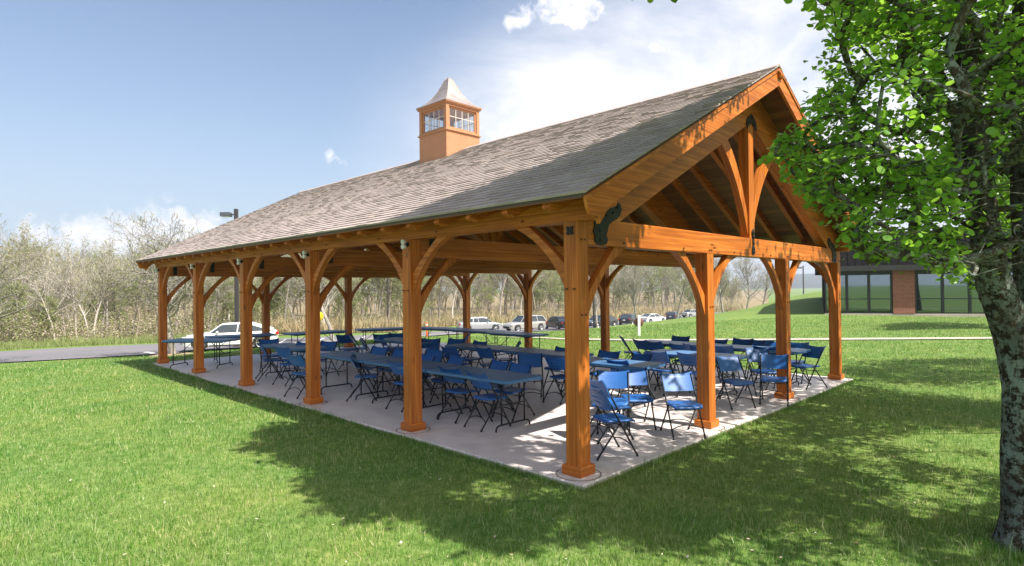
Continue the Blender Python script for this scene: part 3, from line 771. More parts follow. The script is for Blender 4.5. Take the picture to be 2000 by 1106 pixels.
# cupola
CU = MB()
cz0 = rtop(xm-hw)-0.06; zl = 5.826
a = hw
for (x0, y0, x1, y1) in ((xm-a, yc-a, xm+a, yc-a), (xm-a, yc+a, xm+a, yc+a)):
    m = CU
    m.prism([(x0, zl), (x0, cz0), (xm, rtop(xm)-0.06), (x1, cz0), (x1, zl)], 1, y0 if y0 < yc else y0-0.03, y0+0.03 if y0 < yc else y0)
for x0 in (xm-a, xm+a-0.03):
    CU.box((x0+0.015, yc, (cz0+zl)/2), (0.03, 2*a-0.061, zl-cz0))
CU.box((xm, yc, zl+0.0125), (2*a+0.07, 2*a+0.07, 0.025), ch=0.005)
CU.box((xm, yc, zl+0.045), (2*a+0.02, 2*a+0.02, 0.04), ch=0.006)
cup = CU.build('cupola', CUPW, PV)
zw0, zw1 = zl+0.065, 6.43
for sx in (-1, 1):
    for sy in (-1, 1):
        m = MB(); m.box((xm+sx*(a-0.045), yc+sy*(a-0.045), (zw0+zw1)/2), (0.09, 0.09, zw1-zw0-0.002)); m.build('corner_post', CUPW, cup)
m = MB()
m.box((xm, yc, zw1+0.025), (2*a+0.0, 2*a+0.0, 0.05)); m.box((xm, yc, zw1+0.065), (2*a+0.06, 2*a+0.06, 0.03)); m.box((xm, yc, zw1+0.09), (2*a+0.10, 2*a+0.10, 0.02))
m.build('cornice', CUPW, cup)
def glass_mat(name, tint, rough=0.02, alpha=0.25):
    m = bpy.data.materials.new(name); m.use_nodes = True; q = N(m.node_tree); m.node_tree.nodes.clear()
    gl = q.new('ShaderNodeBsdfGlossy'); gl.inputs['Roughness'].default_value = rough
    tr = q.new('ShaderNodeBsdfTransparent'); tr.inputs[0].default_value = (*tint, 1)
    mx = q.new('ShaderNodeMixShader'); mx.inputs[0].default_value = alpha
    q.link(tr.outputs[0], mx.inputs[1]); q.link(gl.outputs[0], mx.inputs[2])
    o = q.new('ShaderNodeOutputMaterial'); q.link(mx.outputs[0], o.inputs[0]); return m
CGL = glass_mat('clear_pane', (0.93, 0.95, 0.96), 0.01, 0.10)
MUNT = mat('white_muntin', (0.66, 0.56, 0.50), 0.5)
for kx_, ky_ in ((0, -1), (0, 1), (-1, 0), (1, 0)):
    m = MB(); q = MB(); wd = 2*(a-0.09); hh = zw1-zw0; zc = (zw0+zw1)/2; r_ = a-0.05
    def P3(u_, z_, du, dz, t=0.03, off=0.0):
        rr = r_+off
        if kx_ == 0: return (xm+u_, yc+ky_*rr, z_), (du, t, dz)
        return (xm+kx_*rr, yc+u_, z_), (t, du, dz)
    fw_ = 0.045
    m.box(*P3(0, zw0+fw_/2+0.001, wd, fw_)); m.box(*P3(0, zw1-fw_/2-0.001, wd, fw_))
    for sgn in (-1, 1): m.box(*P3(sgn*(wd/2-fw_/2), zc, fw_, hh-2*fw_-0.004))
    win = m.build('window', CUPW, cup)
    m = MB()
    for j in (-1, 0, 1): m.box(*P3(j*(wd-2*fw_)/4, zc, 0.014, hh-2*fw_-0.004, 0.018))
    m.box(*P3(0, zc+0.03, wd-2*fw_-0.004, 0.014, 0.016))
    m.build('glazing_bars', MUNT, win) if False else None
    mo = m.build('glazing_bars', MUNT, cup)
    q.box(*P3(0, zc, wd-2*fw_-0.002, hh-2*fw_-0.002, 0.004)); q.build('glass', CGL, cup)
# flared metal cap
m = MB(); prof = [(0.590, 6.535), (0.585, 6.555), (0.50, 6.60), (0.40, 6.68), (0.30, 6.80), (0.21, 6.95), (0.13, 7.13), (0.075, 7.26), (0.045, 7.31), (0.0, 7.315)]
vs = []; 
for r, z in prof: vs += [(xm-r, yc-r, z), (xm+r, yc-r, z), (xm+r, yc+r, z), (xm-r, yc+r, z)]
fs = [(3, 2, 1, 0)]
for i in range(len(prof)-1):
    for j in range(4): fs.append((i*4+j, i*4+(j+1) % 4, (i+1)*4+(j+1) % 4, (i+1)*4+j))
m.add(vs, fs)
for sx, sy in ((-1, -1), (1, -1), (1, 1), (-1, 1)):
    m.tube([(xm+sx*r, yc+sy*r, z+0.002) for r, z in prof[1:-1]], 0.008, 6)
m.build('metal_cap', METCAP, cup)
# floor closing the cupola base
m = MB(); m.box((xm, yc, zl-0.02), (2*a-0.07, 2*a-0.07, 0.02)); m.build('cupola_floor', CUPW, cup)
#SPLIT2
# ------------------------------------------------------------------ folding chairs
random.seed(5)
def make_chair():
    t = empty('folding_chair', (0, 0, 0))
    W_ = 0.215
    # frame: long tubes from the backrest to the front feet, short tubes from the seat to the rear feet
    for sgn in (-1, 1):
        y = sgn*W_
        MB().tube([(-0.205, y, 0.80), (-0.18, y, 0.76), (0.02, y, 0.42), (0.245, y, 0.018)], 0.0115, 8).build('front_leg', TUBE, t)
        MB().tube([(0.045, y*0.93, 0.415), (-0.03, y*0.93, 0.33), (-0.275, y*0.93, 0.018)], 0.011, 8).build('rear_leg', TUBE, t)
        m = MB(); m.tube([(0.243, y, 0.03), (0.252, y, 0.0)], 0.0155, 8); m.build('foot_cap', BLACK, t)
        m = MB(); m.tube([(-0.268, y*0.93, 0.03), (-0.28, y*0.93, 0.0)], 0.0155, 8); m.build('foot_cap', BLACK, t)
    def arch(x, z, w, h, x2=None):
        pts = []
        for i in range(13):
            a = i/12; yy = -w+2*w*a; b = math.sin(math.pi*a)**0.7
            pts.append((x+(x2-x)*b if x2 is not None else x, yy, z+h*b))
        return pts
    MB().tube(arch(0.195, 0.115, W_, 0.055, 0.17), 0.0075, 6).build('stretcher', TUBE, t)
    MB().tube(arch(-0.205, 0.115, W_*0.93, 0.06, -0.17), 0.0075, 6).build('stretcher', TUBE, t)
    MB().tube([(-0.02, -W_*0.93, 0.335), (-0.02, W_*0.93, 0.335)], 0.0075, 6).build('stretcher', TUBE, t)
    # seat: dished moulded panel with rolled edges
    nx, ny = 14, 16; V = []; top = []
    for i in range(nx+1):
        for j in range(ny+1):
            a = i/nx*2-1; b = j/ny*2-1
            ex = 0.205*a; ey = 0.205*b
            rr = max(0, abs(a)**5+abs(b)**5-1.0)
            f = 1-0.09*(abs(a)**4*abs(b)**4)
            z = 0.442-0.012*(1-b*b)*(1-a*a)+0.006*abs(b)**4-0.018*max(0, a-0.6)**2/0.16+0.008*max(0, -a-0.5)
            if max(abs(a), abs(b)) > 0.93: z -= 0.010
            top.append((0.055+ex*f, ey*f*(1.0+0.03*a), z))
    n1 = len(top); bot = [(x, y, z-0.022) for x, y, z in top]
    fs = []; ix = lambda i, j: i*(ny+1)+j
    for i in range(nx):
        for j in range(ny):
            fs.append((ix(i, j), ix(i+1, j), ix(i+1, j+1), ix(i, j+1))); fs.append((n1+ix(i, j+1), n1+ix(i+1, j+1), n1+ix(i+1, j), n1+ix(i, j)))
    ring = [ix(i, 0) for i in range(nx)]+[ix(nx, j) for j in range(ny)]+[ix(i, ny) for i in range(nx, 0, -1)]+[ix(0, j) for j in range(ny, 0, -1)]
    for q in range(len(ring)):
        p0, p1 = ring[q], ring[(q+1) % len(ring)]; fs.append((p1, p0, n1+p0, n1+p1))
    m = MB(); m.add(top+bot, fs, None, True); m.build('seat', BLUE, t)
    # backrest: curved panel, dipped top edge, two grip slots
    nz, ny = 14, 22; hole = set()
    for i in range(nz):
        for j in range(ny):
            pass
    F = []; B = []
    for i in range(nz+1):
        for j in range(ny+1):
            a = i/nz; b = j/ny*2-1
            zt = 0.815-0.022*(1-b*b)+0.012*abs(b)**6; zb = 0.575+0.012*abs(b)**3
            z = zb+(zt-zb)*a
            xc = 0.02+(0.42-z)*0.53*1.10+0.0+(-0.030*(1-b*b))
            yy = b*0.228*(1+0.025*(a-0.5)*2)
            rol = -0.012*max(0, (a-0.85)/0.15)
            gr = 0.009 if (7 <= j <= 15 and (4 < i < 6 or 8 < i < 10 or i in (5, 9))) else 0.0
            F.append((xc+rol, yy, z)); B.append((xc+rol-0.016+gr, yy, z-0.003))
    fs = []; n1 = len(F); ix = lambda i, j: i*(ny+1)+j
    for i in range(nz):
        for j in range(ny):
            if (i, j) in hole: continue
            fs.append((ix(i, j), ix(i, j+1), ix(i+1, j+1), ix(i+1, j))); fs.append((n1+ix(i+1, j), n1+ix(i+1, j+1), n1+ix(i, j+1), n1+ix(i, j)))
            for (di, dj, p0, p1) in ((-1, 0, ix(i, j), ix(i, j+1)), (1, 0, ix(i+1, j+1), ix(i+1, j)), (0, -1, ix(i+1, j), ix(i, j)), (0, 1, ix(i, j+1), ix(i+1, j+1))):
                a2, b2 = i+di, j+dj
                if not (0 <= a2 < nz and 0 <= b2 < ny) or (a2, b2) in hole: fs.append((p1, p0, n1+p0, n1+p1))
    m = MB(); m.add(F+B, fs, None, True); m.build('backrest', BLUE, t)
    for o in t.children:
        if o.name.startswith('backrest'):
            o.data.set_sharp_from_angle(angle=R_(40))
    return t
def copy_tree(o, parent=None, label=None):
    c = o.copy(); COL.objects.link(c); c.parent = parent
    if label: c['label'] = label
    for ch in KIDS[o.name]: copy_tree(ch, c)
    return c
KIDS = {}
def reg(o):
    KIDS[o.name] = list(o.children)
    for ch in o.children: reg(ch)
G1_ = 'blue folding chairs around the tables under the pavilion'
# back-top image pixel of each chair, the way it faces (degrees), label
def bk(u, v, z=0.815):
    d = F_*1159.573+R2*(u-1000)-U2*(v-553); t = (z-CAM[2])/d[2]; return CAM[0]+d[0]*t, CAM[1]+d[1]*t
A, Bk = 'blue folding chair', 'seen from behind'
CH = [
 (878, 718, 2, 'second slotted-back chair from the near end of the front table row, back to us'),
 (930, 727, -6, 'slotted-back chair at the very end of the front table row, nearest the corner post'),
 (775, 706, 4, 'blue folding chair half hidden by the left edge of the second long-side post'),
 (688, 694, -42, 'blue folding chair turned side-on beside the near long edge of the front table row'),
 (574, 692, 8, 'blue folding chair half hidden by the left edge of the third long-side post'),
 (550, 678, 12, 'slotted-back chair facing the lone table between the third and fourth posts'),
 (508, 672, -12, 'blue folding chair just right of the fourth long-side post at the small table corner'),
 (525, 662, 255, 'dark chair at the far end of the lone table right of the fourth post'),
 (643, 666, 205, 'blue folding chair right of the third post, turned towards the small table'),
 (592, 668, 190, 'blue folding chair hidden behind the third post beyond the small table'),
 (672, 653, 262, 'dark folding chair in front of the rear gable post nearest the middle'),
 (684, 653, -38, 'blue folding chair overlapping the dark chair in front of the rear gable post'),
 (706, 661, -35, 'blue folding chair leaning rightwards, next right of the two chairs at the rear gable post'),
 (745, 652, 250, 'dark backlit folding chair at the far end of the short middle table'),
 (742, 657, -15, 'blue folding chair just in front of the dark backlit chair by the short middle table'),
 (743, 677, 195, 'blue chair behind the front table row, a little left of the second post'),
 (776, 650, 235, 'dark folding chair touching the left edge of the second post behind the short middle table'),
 (784, 680, 190, 'blue chair beyond the front table row, cut by the left edge of the second post'),
 (842, 661, 225, 'dark backlit folding chair just right of the second post'),
 (843, 675, -5, 'blue folding chair just right of the second post, behind a second blue one'),
 (850, 683, 195, 'blue folding chair pushed back from the front table row, right of the second post'),
 (835, 692, 185, 'blue folding chair against the far edge of the front table row touching the second post'),
 (876, 677, 0, 'blue slotted-back folding chair at the left end of the second table row'),
 (893, 695, 182, 'single blue folding chair tucked behind the middle of the front table row'),
 (943, 678, 0, 'blue slotted-back folding chair at the middle of the second table row'),
 (938, 666, 182, 'dark folding chair across the second table row, below the long rear table'),
 (892, 661, 205, 'wide dark backlit folding chair at the left end behind the second table row'),
 (916, 651, 130, 'blue folding chair seen edge-on in front of a far side post'),
 (978, 704, 180, 'left of two chairs side by side behind the near end of the front row'),
 (1018, 710, 184, 'right of two chairs side by side behind the near end of the front row'),
 (1035, 691, 222, 'blue folding chair facing the viewer between the front table end and the second table row'),
 (1082, 696, -4, 'blue folding chair drawn up to the second table row just left of the corner post'),
 (1014, 668, 138, 'small dark folding chair seen edge-on behind the second table row'),
 (1103, 678, 182, 'dark folding chair cut by the left edge of the corner post'),
 (1190, 685, 184, 'dark folding chair behind the sunlit table right of the corner post'),
 (1255, 690, 170, 'blue folding chair half hidden behind the sunlit table, in the middle'),
 (1281, 685, 0, 'dark blue folding chair drawn up to the left end of the middle right table'),
 (1205, 702, -8, 'blue folding chair with its back to us pushed under the sunlit table'),
 (1234, 719, 226, 'blue folding chair with a diagonal shadow across its back, left of the frontmost sunlit chair'),
 (1197, 724, 212, 'bright sunlit blue folding chair leaning right between the corner post and the shadowed one'),
 (1160, 739, -24, 'folding chair behind the frontmost one that touches the corner post'),
 (1160, 757, -24, 'frontmost blue folding chair, side-on and touching the corner post'),
 (1320, 728, 231, 'sunlit blue chair facing us at the slab edge, left of the second gable post'),
 (1214, 657, -48, 'blue folding chair seen side-on at the far left end of the last table row'),
 (1250, 663, -12, 'dark folding chair left of two dark ones before the last table row'),
 (1277, 666, -8, 'dark folding chair right of two dark ones before the last table row'),
 (1330, 656, 186, 'dark folding chair alone behind the last table row, left of the second gable post'),
 (1327, 671, 0, 'left chair of a close dark pair before the last tables, by second gable post'),
 (1354, 672, 0, 'right chair of a close dark pair before the last tables, by second gable post'),
 (1345, 689, 0, 'dark chair before the nearer pale table, cut by left edge of second gable post'),
 (1402, 662, 182, 'chair behind the last tables showing only a sliver beside the second gable post'),
 (1451, 661, 182, 'dark folding chair behind the last table row, midway between the second and third gable posts'),
 (1490, 664, 184, 'wide dark folding chair behind the last table row, left of the third gable post'),
 (1512, 666, 180, 'dark folding chair behind the last table row touching the third gable post'),
 (1493, 676, 0, 'dark folding chair before the last table row, left of the third gable post'),
 (1409, 674, 4, 'dark chair before the last tables, touching right edge of second gable post'),
 (1420, 696, 236, 'blue folding chair facing the viewer just right of the second gable post'),
 (1478, 681, 228, 'shade-dappled light blue folding chair between the second and third gable posts'),
 (1512, 692, 196, 'blue folding chair overlapping the left edge of the third gable post'),
 (1557, 668, 184, 'folding chair at right end of the last tables, right of the third gable post'),
 (1592, 675, 152, 'blue folding chair standing apart side-on between the third and last gable posts'),
]
proto = make_chair(); reg(proto)
for i, (u, v, a, lab) in enumerate(CH):
    c = proto if i == 0 else copy_tree(proto)
    x, y = bk(u, v); a = R_(a+random.uniform(-3, 3))
    c.location = (x+0.205*math.cos(a), y+0.205*math.sin(a), 0.0); c.rotation_euler = (0, 0, a)
    tag(c, lab, 'chair', G1_)

# ------------------------------------------------------------------ folding tables (long axis x)
def make_table():
    t = empty('folding_table', (0, 0, 0))
    Lh, Wh, r = 0.915, 0.38, 0.06
    def outline(ins):
        pts = []
        for cx_, cy_, a0 in ((Lh-r, Wh-r, 0), (-Lh+r, Wh-r, 90), (-Lh+r, -Wh+r, 180), (Lh-r, -Wh+r, 270)):
            for q in range(6):
                a = R_(a0+q*18); pts.append((cx_+(r-ins)*math.cos(a), cy_+(r-ins)*math.sin(a)))
        return pts
    levels = [(0.012, 0.692), (0.0, 0.700), (0.0, 0.732), (0.006, 0.740), (0.016, 0.742)]
    vs = []; n = 24
    for ins, z in levels: vs += [(x, y, z) for x, y in outline(ins)]
    fs = [tuple(range(n-1, -1, -1)), tuple(range(4*n, 5*n))]
    for l in range(4):
        for j in range(n): fs.append((l*n+j, l*n+(j+1) % n, (l+1)*n+(j+1) % n, (l+1)*n+j))
    m = MB(); m.add(vs, fs); m.build('tabletop', BLUET, t)
    m = MB(); m.box((0, 0.30, 0.680), (1.6, 0.025, 0.022)); m.box((0, -0.30, 0.680), (1.6, 0.025, 0.022)); m.build('rail', TUBE, t)
    for sgn in (-1, 1):
        x = sgn*0.66
        lg = empty_part = None
        m = MB(); yy = 0.235
        # U shaped leg frame, curved feet, cross bars
        m.tube([(x, -yy, 0.69), (x, -yy, 0.09)], 0.0125, 8)
        fr = m.build('leg', TUBE, t)
        m = MB(); m.tube([(x, yy, 0.69), (x, yy, 0.09)], 0.0125, 8); m.build('leg', TUBE, t)
        m = MB(); pts = [(x, -0.345, 0.0), (x, -0.342, 0.035), (x, -0.325, 0.062), (x, -0.295, 0.078), (x, -0.26, 0.083), (x, 0, 0.083), (x, 0.26, 0.083), (x, 0.295, 0.078), (x, 0.325, 0.062), (x, 0.342, 0.035), (x, 0.345, 0.0)]
        m.tube(pts, 0.0135, 8); m.build('foot_bar', TUBE, t)
        m = MB(); m.tube([(x, -yy, 0.36), (x, yy, 0.36)], 0.009, 6); m.build('cross_bar', TUBE, t)
        m = MB(); m.tube([(x, 0, 0.36), (x-sgn*0.12, 0, 0.44), (x-sgn*0.42, 0, 0.68)], 0.009, 6); m.build('folding_brace', TUBE, t)
    return t
G2_ = 'blue folding tables set out under the pavilion'
tp = make_table(); reg(tp)
TB = [  # centre x, y, angle, label
 (1.03, 2.66, 90, 'blue folding table at the near right end of the front row'),
 (1.045, 4.52, 91, 'blue folding table in the middle of the front row, crossed by the second post'),
 (1.03, 6.38, 90, 'blue folding table at the left end of the front row, its feet clear'),
 (1.20, 9.36, 92, 'blue folding table standing alone behind the third post with chairs on all sides'),
 (3.87, 5.72, 90, 'folding table forming the left half of the second row'),
 (3.89, 3.86, 90, 'folding table forming the right half of the second row'),
 (3.42, 2.03, 90, 'folding table with a sunlit blue top right of the corner post'),
 (3.80, 8.52, 92, 'short-looking folding table behind the second post amid dark chairs'),
 (5.42, 1.46, 90, 'pale-topped folding table crossed by the second gable post, nearer of two rows'),
 (7.18, 0.96, 91, 'pale-topped table at right end of farthest row, reaching past the third gable post'),
 (7.18, 2.82, 90, 'pale-topped folding table at the left end of the farthest row'),
 (3.80, 13.35, -4, 'bare folding table against the rear edge, left of the rear middle posts'),
 (6.05, 12.95, -22, 'bare folding table at the rear right of the second rear post'),
 (7.25, 11.6, 100, 'bare folding table at the rear corner just right of the second long-side post'),
 (7.30, 9.75, 92, 'bare folding table along the far side, left one of two end to end'),
 (7.12, 7.83, 90, 'bare folding table along the far side, right of two before the parked cars'),
 (0.45, 13.2, -52, 'bare folding table between the two leftmost long-side posts'),
 (1.75, 13.95, -12, 'bare folding table with its top in front of the white car, behind the fifth post'),
]
for i, (x, y, a, lab) in enumerate(TB):
    c = tp if i == 0 else copy_tree(tp)
    c.location = (x, y, 0.0 if i else 0.0); c.rotation_euler = (0, 0, R_(a)); tag(c, lab, 'table', G2_)
#SPLIT3
# ------------------------------------------------------------------ foreground tree
def tubes_np(paths, seg, rough=0.0, seed=0):
    """paths: list of (points Nx3, radii N); returns V,F (quads)"""
    Vs = []; Fs = []; b = 0; rg = np.random.default_rng(seed)
    ang = 2*np.pi*np.arange(seg)/seg; ca, sa = np.cos(ang), np.sin(ang)
    for P, r in paths:
        P = np.asarray(P, float); r = np.asarray(r, float); n = len(P)
        T = np.gradient(P, axis=0); T /= np.linalg.norm(T, axis=1)[:, None]+1e-9
        ref = np.array([0.3, 0.9, 0.1]) if abs(T[0, 2]) > 0.8 else np.array([0, 0, 1.0])
        X = np.cross(T, ref); X /= np.linalg.norm(X, axis=1)[:, None]+1e-9; Y = np.cross(T, X)
        rr = r[:, None]*np.ones(seg)[None]
        if rough: rr = rr*(1+rough*rg.standard_normal((n, seg)))
        V = P[:, None, :]+(X[:, None, :]*ca[None, :, None]+Y[:, None, :]*sa[None, :, None])*rr[:, :, None]
        Vs.append(V.reshape(-1, 3)); ix = b+np.arange(n*seg).reshape(n, seg); nx = np.roll(ix, -1, axis=1)
        Fs.append(np.stack([ix[:-1], nx[:-1], nx[1:], ix[1:]], -1).reshape(-1, 4)); b += n*seg
    return np.concatenate(Vs), np.concatenate(Fs)

def spline(pts, n):
    """smooth path through control points (x,y,z,r)"""
    P = np.asarray(pts, float); m = len(P)
    t = np.linspace(0, m-1, n); i = np.clip(t.astype(int), 0, m-2); f = (t-i)[:, None]
    p0 = P[np.maximum(i-1, 0)]; p1 = P[i]; p2 = P[i+1]; p3 = P[np.minimum(i+2, m-1)]
    return 0.5*((2*p1)+(-p0+p2)*f+(2*p0-5*p1+4*p2-p3)*f*f+(-p0+3*p1-3*p2+p3)*f**3)

def leaves_np(C, N_, size, rg, droop=0.3, npts=6):
    size = np.asarray(size)
    """C: leaf centres; returns V,F tri of broad folded leaves"""
    n = len(C)
    # local leaf: ovate, 8 rim points + midrib fold
    prof = np.array([[0, 0, 0], [0.32, 0.42, 0.10], [0.70, 0.46, 0.12], [1.0, 0.0, -0.06], [0.70, -0.46, 0.12], [0.32, -0.42, 0.10], [0.10, 0.26, 0.05], [0.10, -0.26, 0.05], [0.5, 0, 0.0], [0.9, 0.25, 0.05], [0.9, -0.25, 0.05]])
    tris = np.array([[0, 8, 6], [6, 8, 1], [1, 8, 2], [2, 8, 9], [9, 8, 3], [3, 8, 10], [10, 8, 4], [4, 8, 5], [5, 8, 7], [7, 8, 0]])
    s = size*rg.uniform(0.6, 1.2, n)
    az = rg.uniform(0, 2*np.pi, n); el = rg.normal(-0.35, 0.45, n); ro = rg.normal(0, 0.6, n)
    d = np.stack([np.cos(az)*np.cos(el), np.sin(az)*np.cos(el), np.sin(el)], 1)
    sd_ = np.stack([-np.sin(az), np.cos(az), np.zeros(n)], 1); nn_ = np.cross(d, sd_)
    s2 = sd_*np.cos(ro)[:, None]+nn_*np.sin(ro)[:, None]; n2 = np.cross(d, s2)
    cup = rg.uniform(-0.5, 1.6, n)
    V = C[:, None, :]+s[:, None, None]*(prof[None, :, 0:1]*d[:, None, :]+prof[None, :, 1:2]*s2[:, None, :]+cup[:, None, None]*prof[None, :, 2:3]*n2[:, None, :])
    F = (tris[None]+np.arange(n)[:, None, None]*len(prof)).reshape(-1, 3)
    return V.reshape(-1, 3), F

def inpoly(x, y, poly):
    x = np.asarray(x); y = np.asarray(y); c = np.zeros(x.shape, bool); n = len(poly)
    for i in range(n):
        x1, y1 = poly[i]; x2, y2 = poly[(i+1) % n]
        if y1 == y2: continue
        c ^= ((y1 > y) != (y2 > y)) & (x < (x2-x1)*(y-y1)/(y2-y1)+x1)
    return c
def P3(u, v, D):
    L = (u-1000)/1159.573*D
    d = F_*1159.573+R2*(u-1000)-U2*(v-553)
    return CAM+d*(D/1159.573)
rg = np.random.default_rng(21)
T0 = P3(2010, 1075, 4.67); T0[2] = -0.06
DT = 4.67
trunk = [(*P3(2012, 1092, DT), 0.33), (*P3(2010, 1065, DT), 0.275), (*P3(2008, 1030, DT), 0.245), (*P3(2006, 960, DT), 0.228), (*P3(2008, 860, DT), 0.225), (*P3(2006, 770, DT), 0.222), (*P3(1998, 700, DT), 0.225), (*P3(1985, 640, DT), 0.22)]
stemL = [(*P3(2004, 740, DT), 0.16), (*P3(1985, 680, DT), 0.17), (*P3(1962, 610, DT), 0.165), (*P3(1938, 540, DT), 0.155), (*P3(1925, 460, DT), 0.146), (*P3(1912, 360, DT), 0.136), (*P3(1900, 250, 4.7), 0.125), (*P3(1888, 120, 4.75), 0.112), (*P3(1868, -60, 4.8), 0.098), (*P3(1830, -300, 4.8), 0.08), (*P3(1780, -600, 4.7), 0.055), (*P3(1740, -900, 4.6), 0.03)]
stemR = [(*P3(2012, 760, DT), 0.16), (*P3(2018, 680, DT+.03), 0.165), (*P3(2016, 600, DT+.06), 0.15), (*P3(2010, 480, DT+.1), 0.14), (*P3(2004, 300, DT+.15), 0.13), (*P3(1998, 100, DT+.2), 0.115), (*P3(2010, -150, DT+.2), 0.1), (*P3(2040, -500, DT+.2), 0.07), (*P3(2060, -900, DT+.2), 0.035)]
FT = empty('broadleaf_tree', (0, 0, 0), 0, 'large leafy tree with lichen-covered forked trunk in the right foreground', 'tree')
paths = []
for cp, n in ((trunk, 150), (stemL, 330), (stemR, 280)):
    q = spline(cp, n); paths.append((q[:, :3], q[:, 3]*0.75))
V, F = tubes_np(paths, 64, 0.0)
# bark relief: ridged furrows running up the stem
def bark_noise(V, amp):
    import mathutils.noise as mn
    out = V.copy()
    c = np.array([T0[0], T0[1]])
    for i in range(len(V)):
        p = V[i]
        a = mn.noise((p[0]*16, p[1]*16, p[2]*4.0)); b = mn.noise((p[0]*45, p[1]*45, p[2]*14)); lo = mn.noise((p[0]*3, p[1]*3, p[2]*1.6))
        k_ = -abs(a)*amp*1.3+b*amp*0.35+lo*amp*1.2
        out[i, 0] += NRM[i, 0]*k_; out[i, 1] += NRM[i, 1]*k_; out[i, 2] += NRM[i, 2]*k_
    return out
NRM = np.concatenate([ (lambda v, P: (v-P[:, None, :]).reshape(-1, 3))(tubes_np([(P, r)], 64)[0].reshape(len(P), 64, 3), P) for P, r in paths])
NRM /= np.linalg.norm(NRM, axis=1)[:, None]
V = bark_noise(V, 0.016)
# root flare
for i in range(len(V)):
    z = V[i, 2]
    if z < 0.30 and i < 150*64:
        a = math.atan2(V[i, 1]-T0[1], V[i, 0]-T0[0]); f = (0.30-z)**2*0.55*(0.6+0.8*max(0, math.sin(a*2.5+1)))
        V[i, 0] += math.cos(a)*f; V[i, 1] += math.sin(a)*f
tr = np_mesh('trunk', V, F, BARK, FT, smooth=True)
# knot scar
kp = P3(1988, 452, 4.55); m = MB()
ksc = [(kp[0]+0.035*math.cos(a)*Rr[0], kp[1]+0.035*math.cos(a)*Rr[1], kp[2]+0.045*math.sin(a)) for a in np.linspace(0, 2*math.pi, 17)]
m.tube(ksc, 0.010, 8); m.build('branch_scar', BARK, tr)

# crown: leaf clusters
SIL = [(1556, -20), (1600, 40), (1640, 60), (1618, 100), (1604, 128), (1630, 160), (1590, 190), (1578, 235), (1530, 262), (1510, 300), (1496, 322), (1540, 352), (1580, 400), (1640, 425), (1650, 470), (1700, 515),
       (1760, 500), (1800, 520), (1845, 555), (1870, 600), (1905, 560), (1915, 470), (2100, 560), (2300, 560), (2300, -400), (1500, -400)]
SHADE = [(-1.15, 4.95), (-1.7, 4.4), (-1.9, 3.9), (-1.7, 2.9), (-1.65, 2.3), (-2.1, 1.7), (-2.2, 0.9), (-1.75, 0.45), (-1.85, -0.2), (-1.7, -0.95), (-1.0, -1.1), (-0.75, -2.2), (0.3, -3.3), (1.5, -2.7), (2.4, -2.0), (2.35, -1.45),
         (1.7, -1.0), (2.2, -0.55), (1.3, -0.15), (0.7, 0.35), (0.95, 1.0), (0.6, 1.6), (0.9, 2.05), (1.5, 2.45), (2.8, 3.0), (1.6, 3.3), (1.0, 3.4), (0.3, 3.85), (-0.25, 4.5)]
DAPP = [(0.7, 0.3), (1.6, 0.1), (2.9, -0.4), (3.6, -0.1), (5, 0.2), (8.6, 0.4), (8.6, 1.6), (3.2, 1.2), (1.8, 1.1), (1.0, 1.0)]
cl_ = []; radii = []
# those that show in the picture
want = 560; n = 0
while n < want:
    u = rg.uniform(1480, 2280); v = rg.uniform(-120, 610); 
    if not inpoly(np.array(u), np.array(v), SIL): continue
    D = rg.uniform(3.5, 6.3)
    if u < 1700: D = rg.uniform(3.9, 5.6)
    if 1690 < u < 1830 and v > 440 and rg.random() < 0.35: continue
    P = P3(u, v, D)
    if math.dist(P[:2], T0[:2]) > 4.2 or P[2] < 1.75: continue
    cl_.append(P); radii.append(0.17 if u < 1700 else 0.22); n += 1
nin = len(cl_)
# unseen crown above and beside the frame, clusters placed for the shade they cast
def over(poly, want, tmin, tmax, centre, rmax, ulim=2010, vlim=-45, rad=0.3):
    xs = [p[0] for p in poly]; ys_ = [p[1] for p in poly]; n = 0; out = []; tries = 0
    while n < want and tries < want*200:
        tries += 1
        gx_ = rg.uniform(min(xs), max(xs)); gy_ = rg.uniform(min(ys_), max(ys_))
        if not inpoly(np.array(gx_), np.array(gy_), poly): continue
        t = rg.uniform(tmin, tmax); P = np.array([gx_+0.08*t, gy_-0.69*t, t])
        u, v, D = proj(P)
        if D > 0.3 and -150 < u < ulim and v > vlim: continue
        if math.dist(P[:2], centre[:2]) > rmax: continue
        if D < 1.2 and math.dist(P, CAM) < 1.6: continue
        out.append(P); n += 1
    return out
ov = over(SHADE, 1000, 3.6, 7.6, T0, 5.2)
ov += over([(-1.1, 4.9), (0.3, 3.85), (1.0, 3.4), (1.6, 3.3), (2.8, 3.0), (1.5, 2.45), (0.6, 1.9), (-0.3, 1.2), (-1.8, 2.5)], 420, 5.0, 8.2, T0, 6.2)
ov += over(DAPP, 34, 4.2, 7.0, T0, 6.6)
ov += over([(1.5, -3.0), (5, -3.5), (4, -7), (0, -8), (-2, -4)], 50, 4, 8, T0, 3.6)
gi = np.array([(c[0]-0.08*c[2], c[1]+0.69*c[2]) for c in cl_])
ov = [c for c in ov if np.min(np.hypot(gi[:, 0]-(c[0]-0.08*c[2]), gi[:, 1]-(c[1]+0.69*c[2]))) > 0.32 or rg.random() < 0.15]
ov = [c for c in ov if not (2.5 < c[0]-0.08*c[2] < 3.35 and -0.6 < c[1]+0.69*c[2] < 1.9)]
cl_ += ov; radii += [0.27]*len(ov)
cl_ = np.array(cl_); radii = np.array(radii)
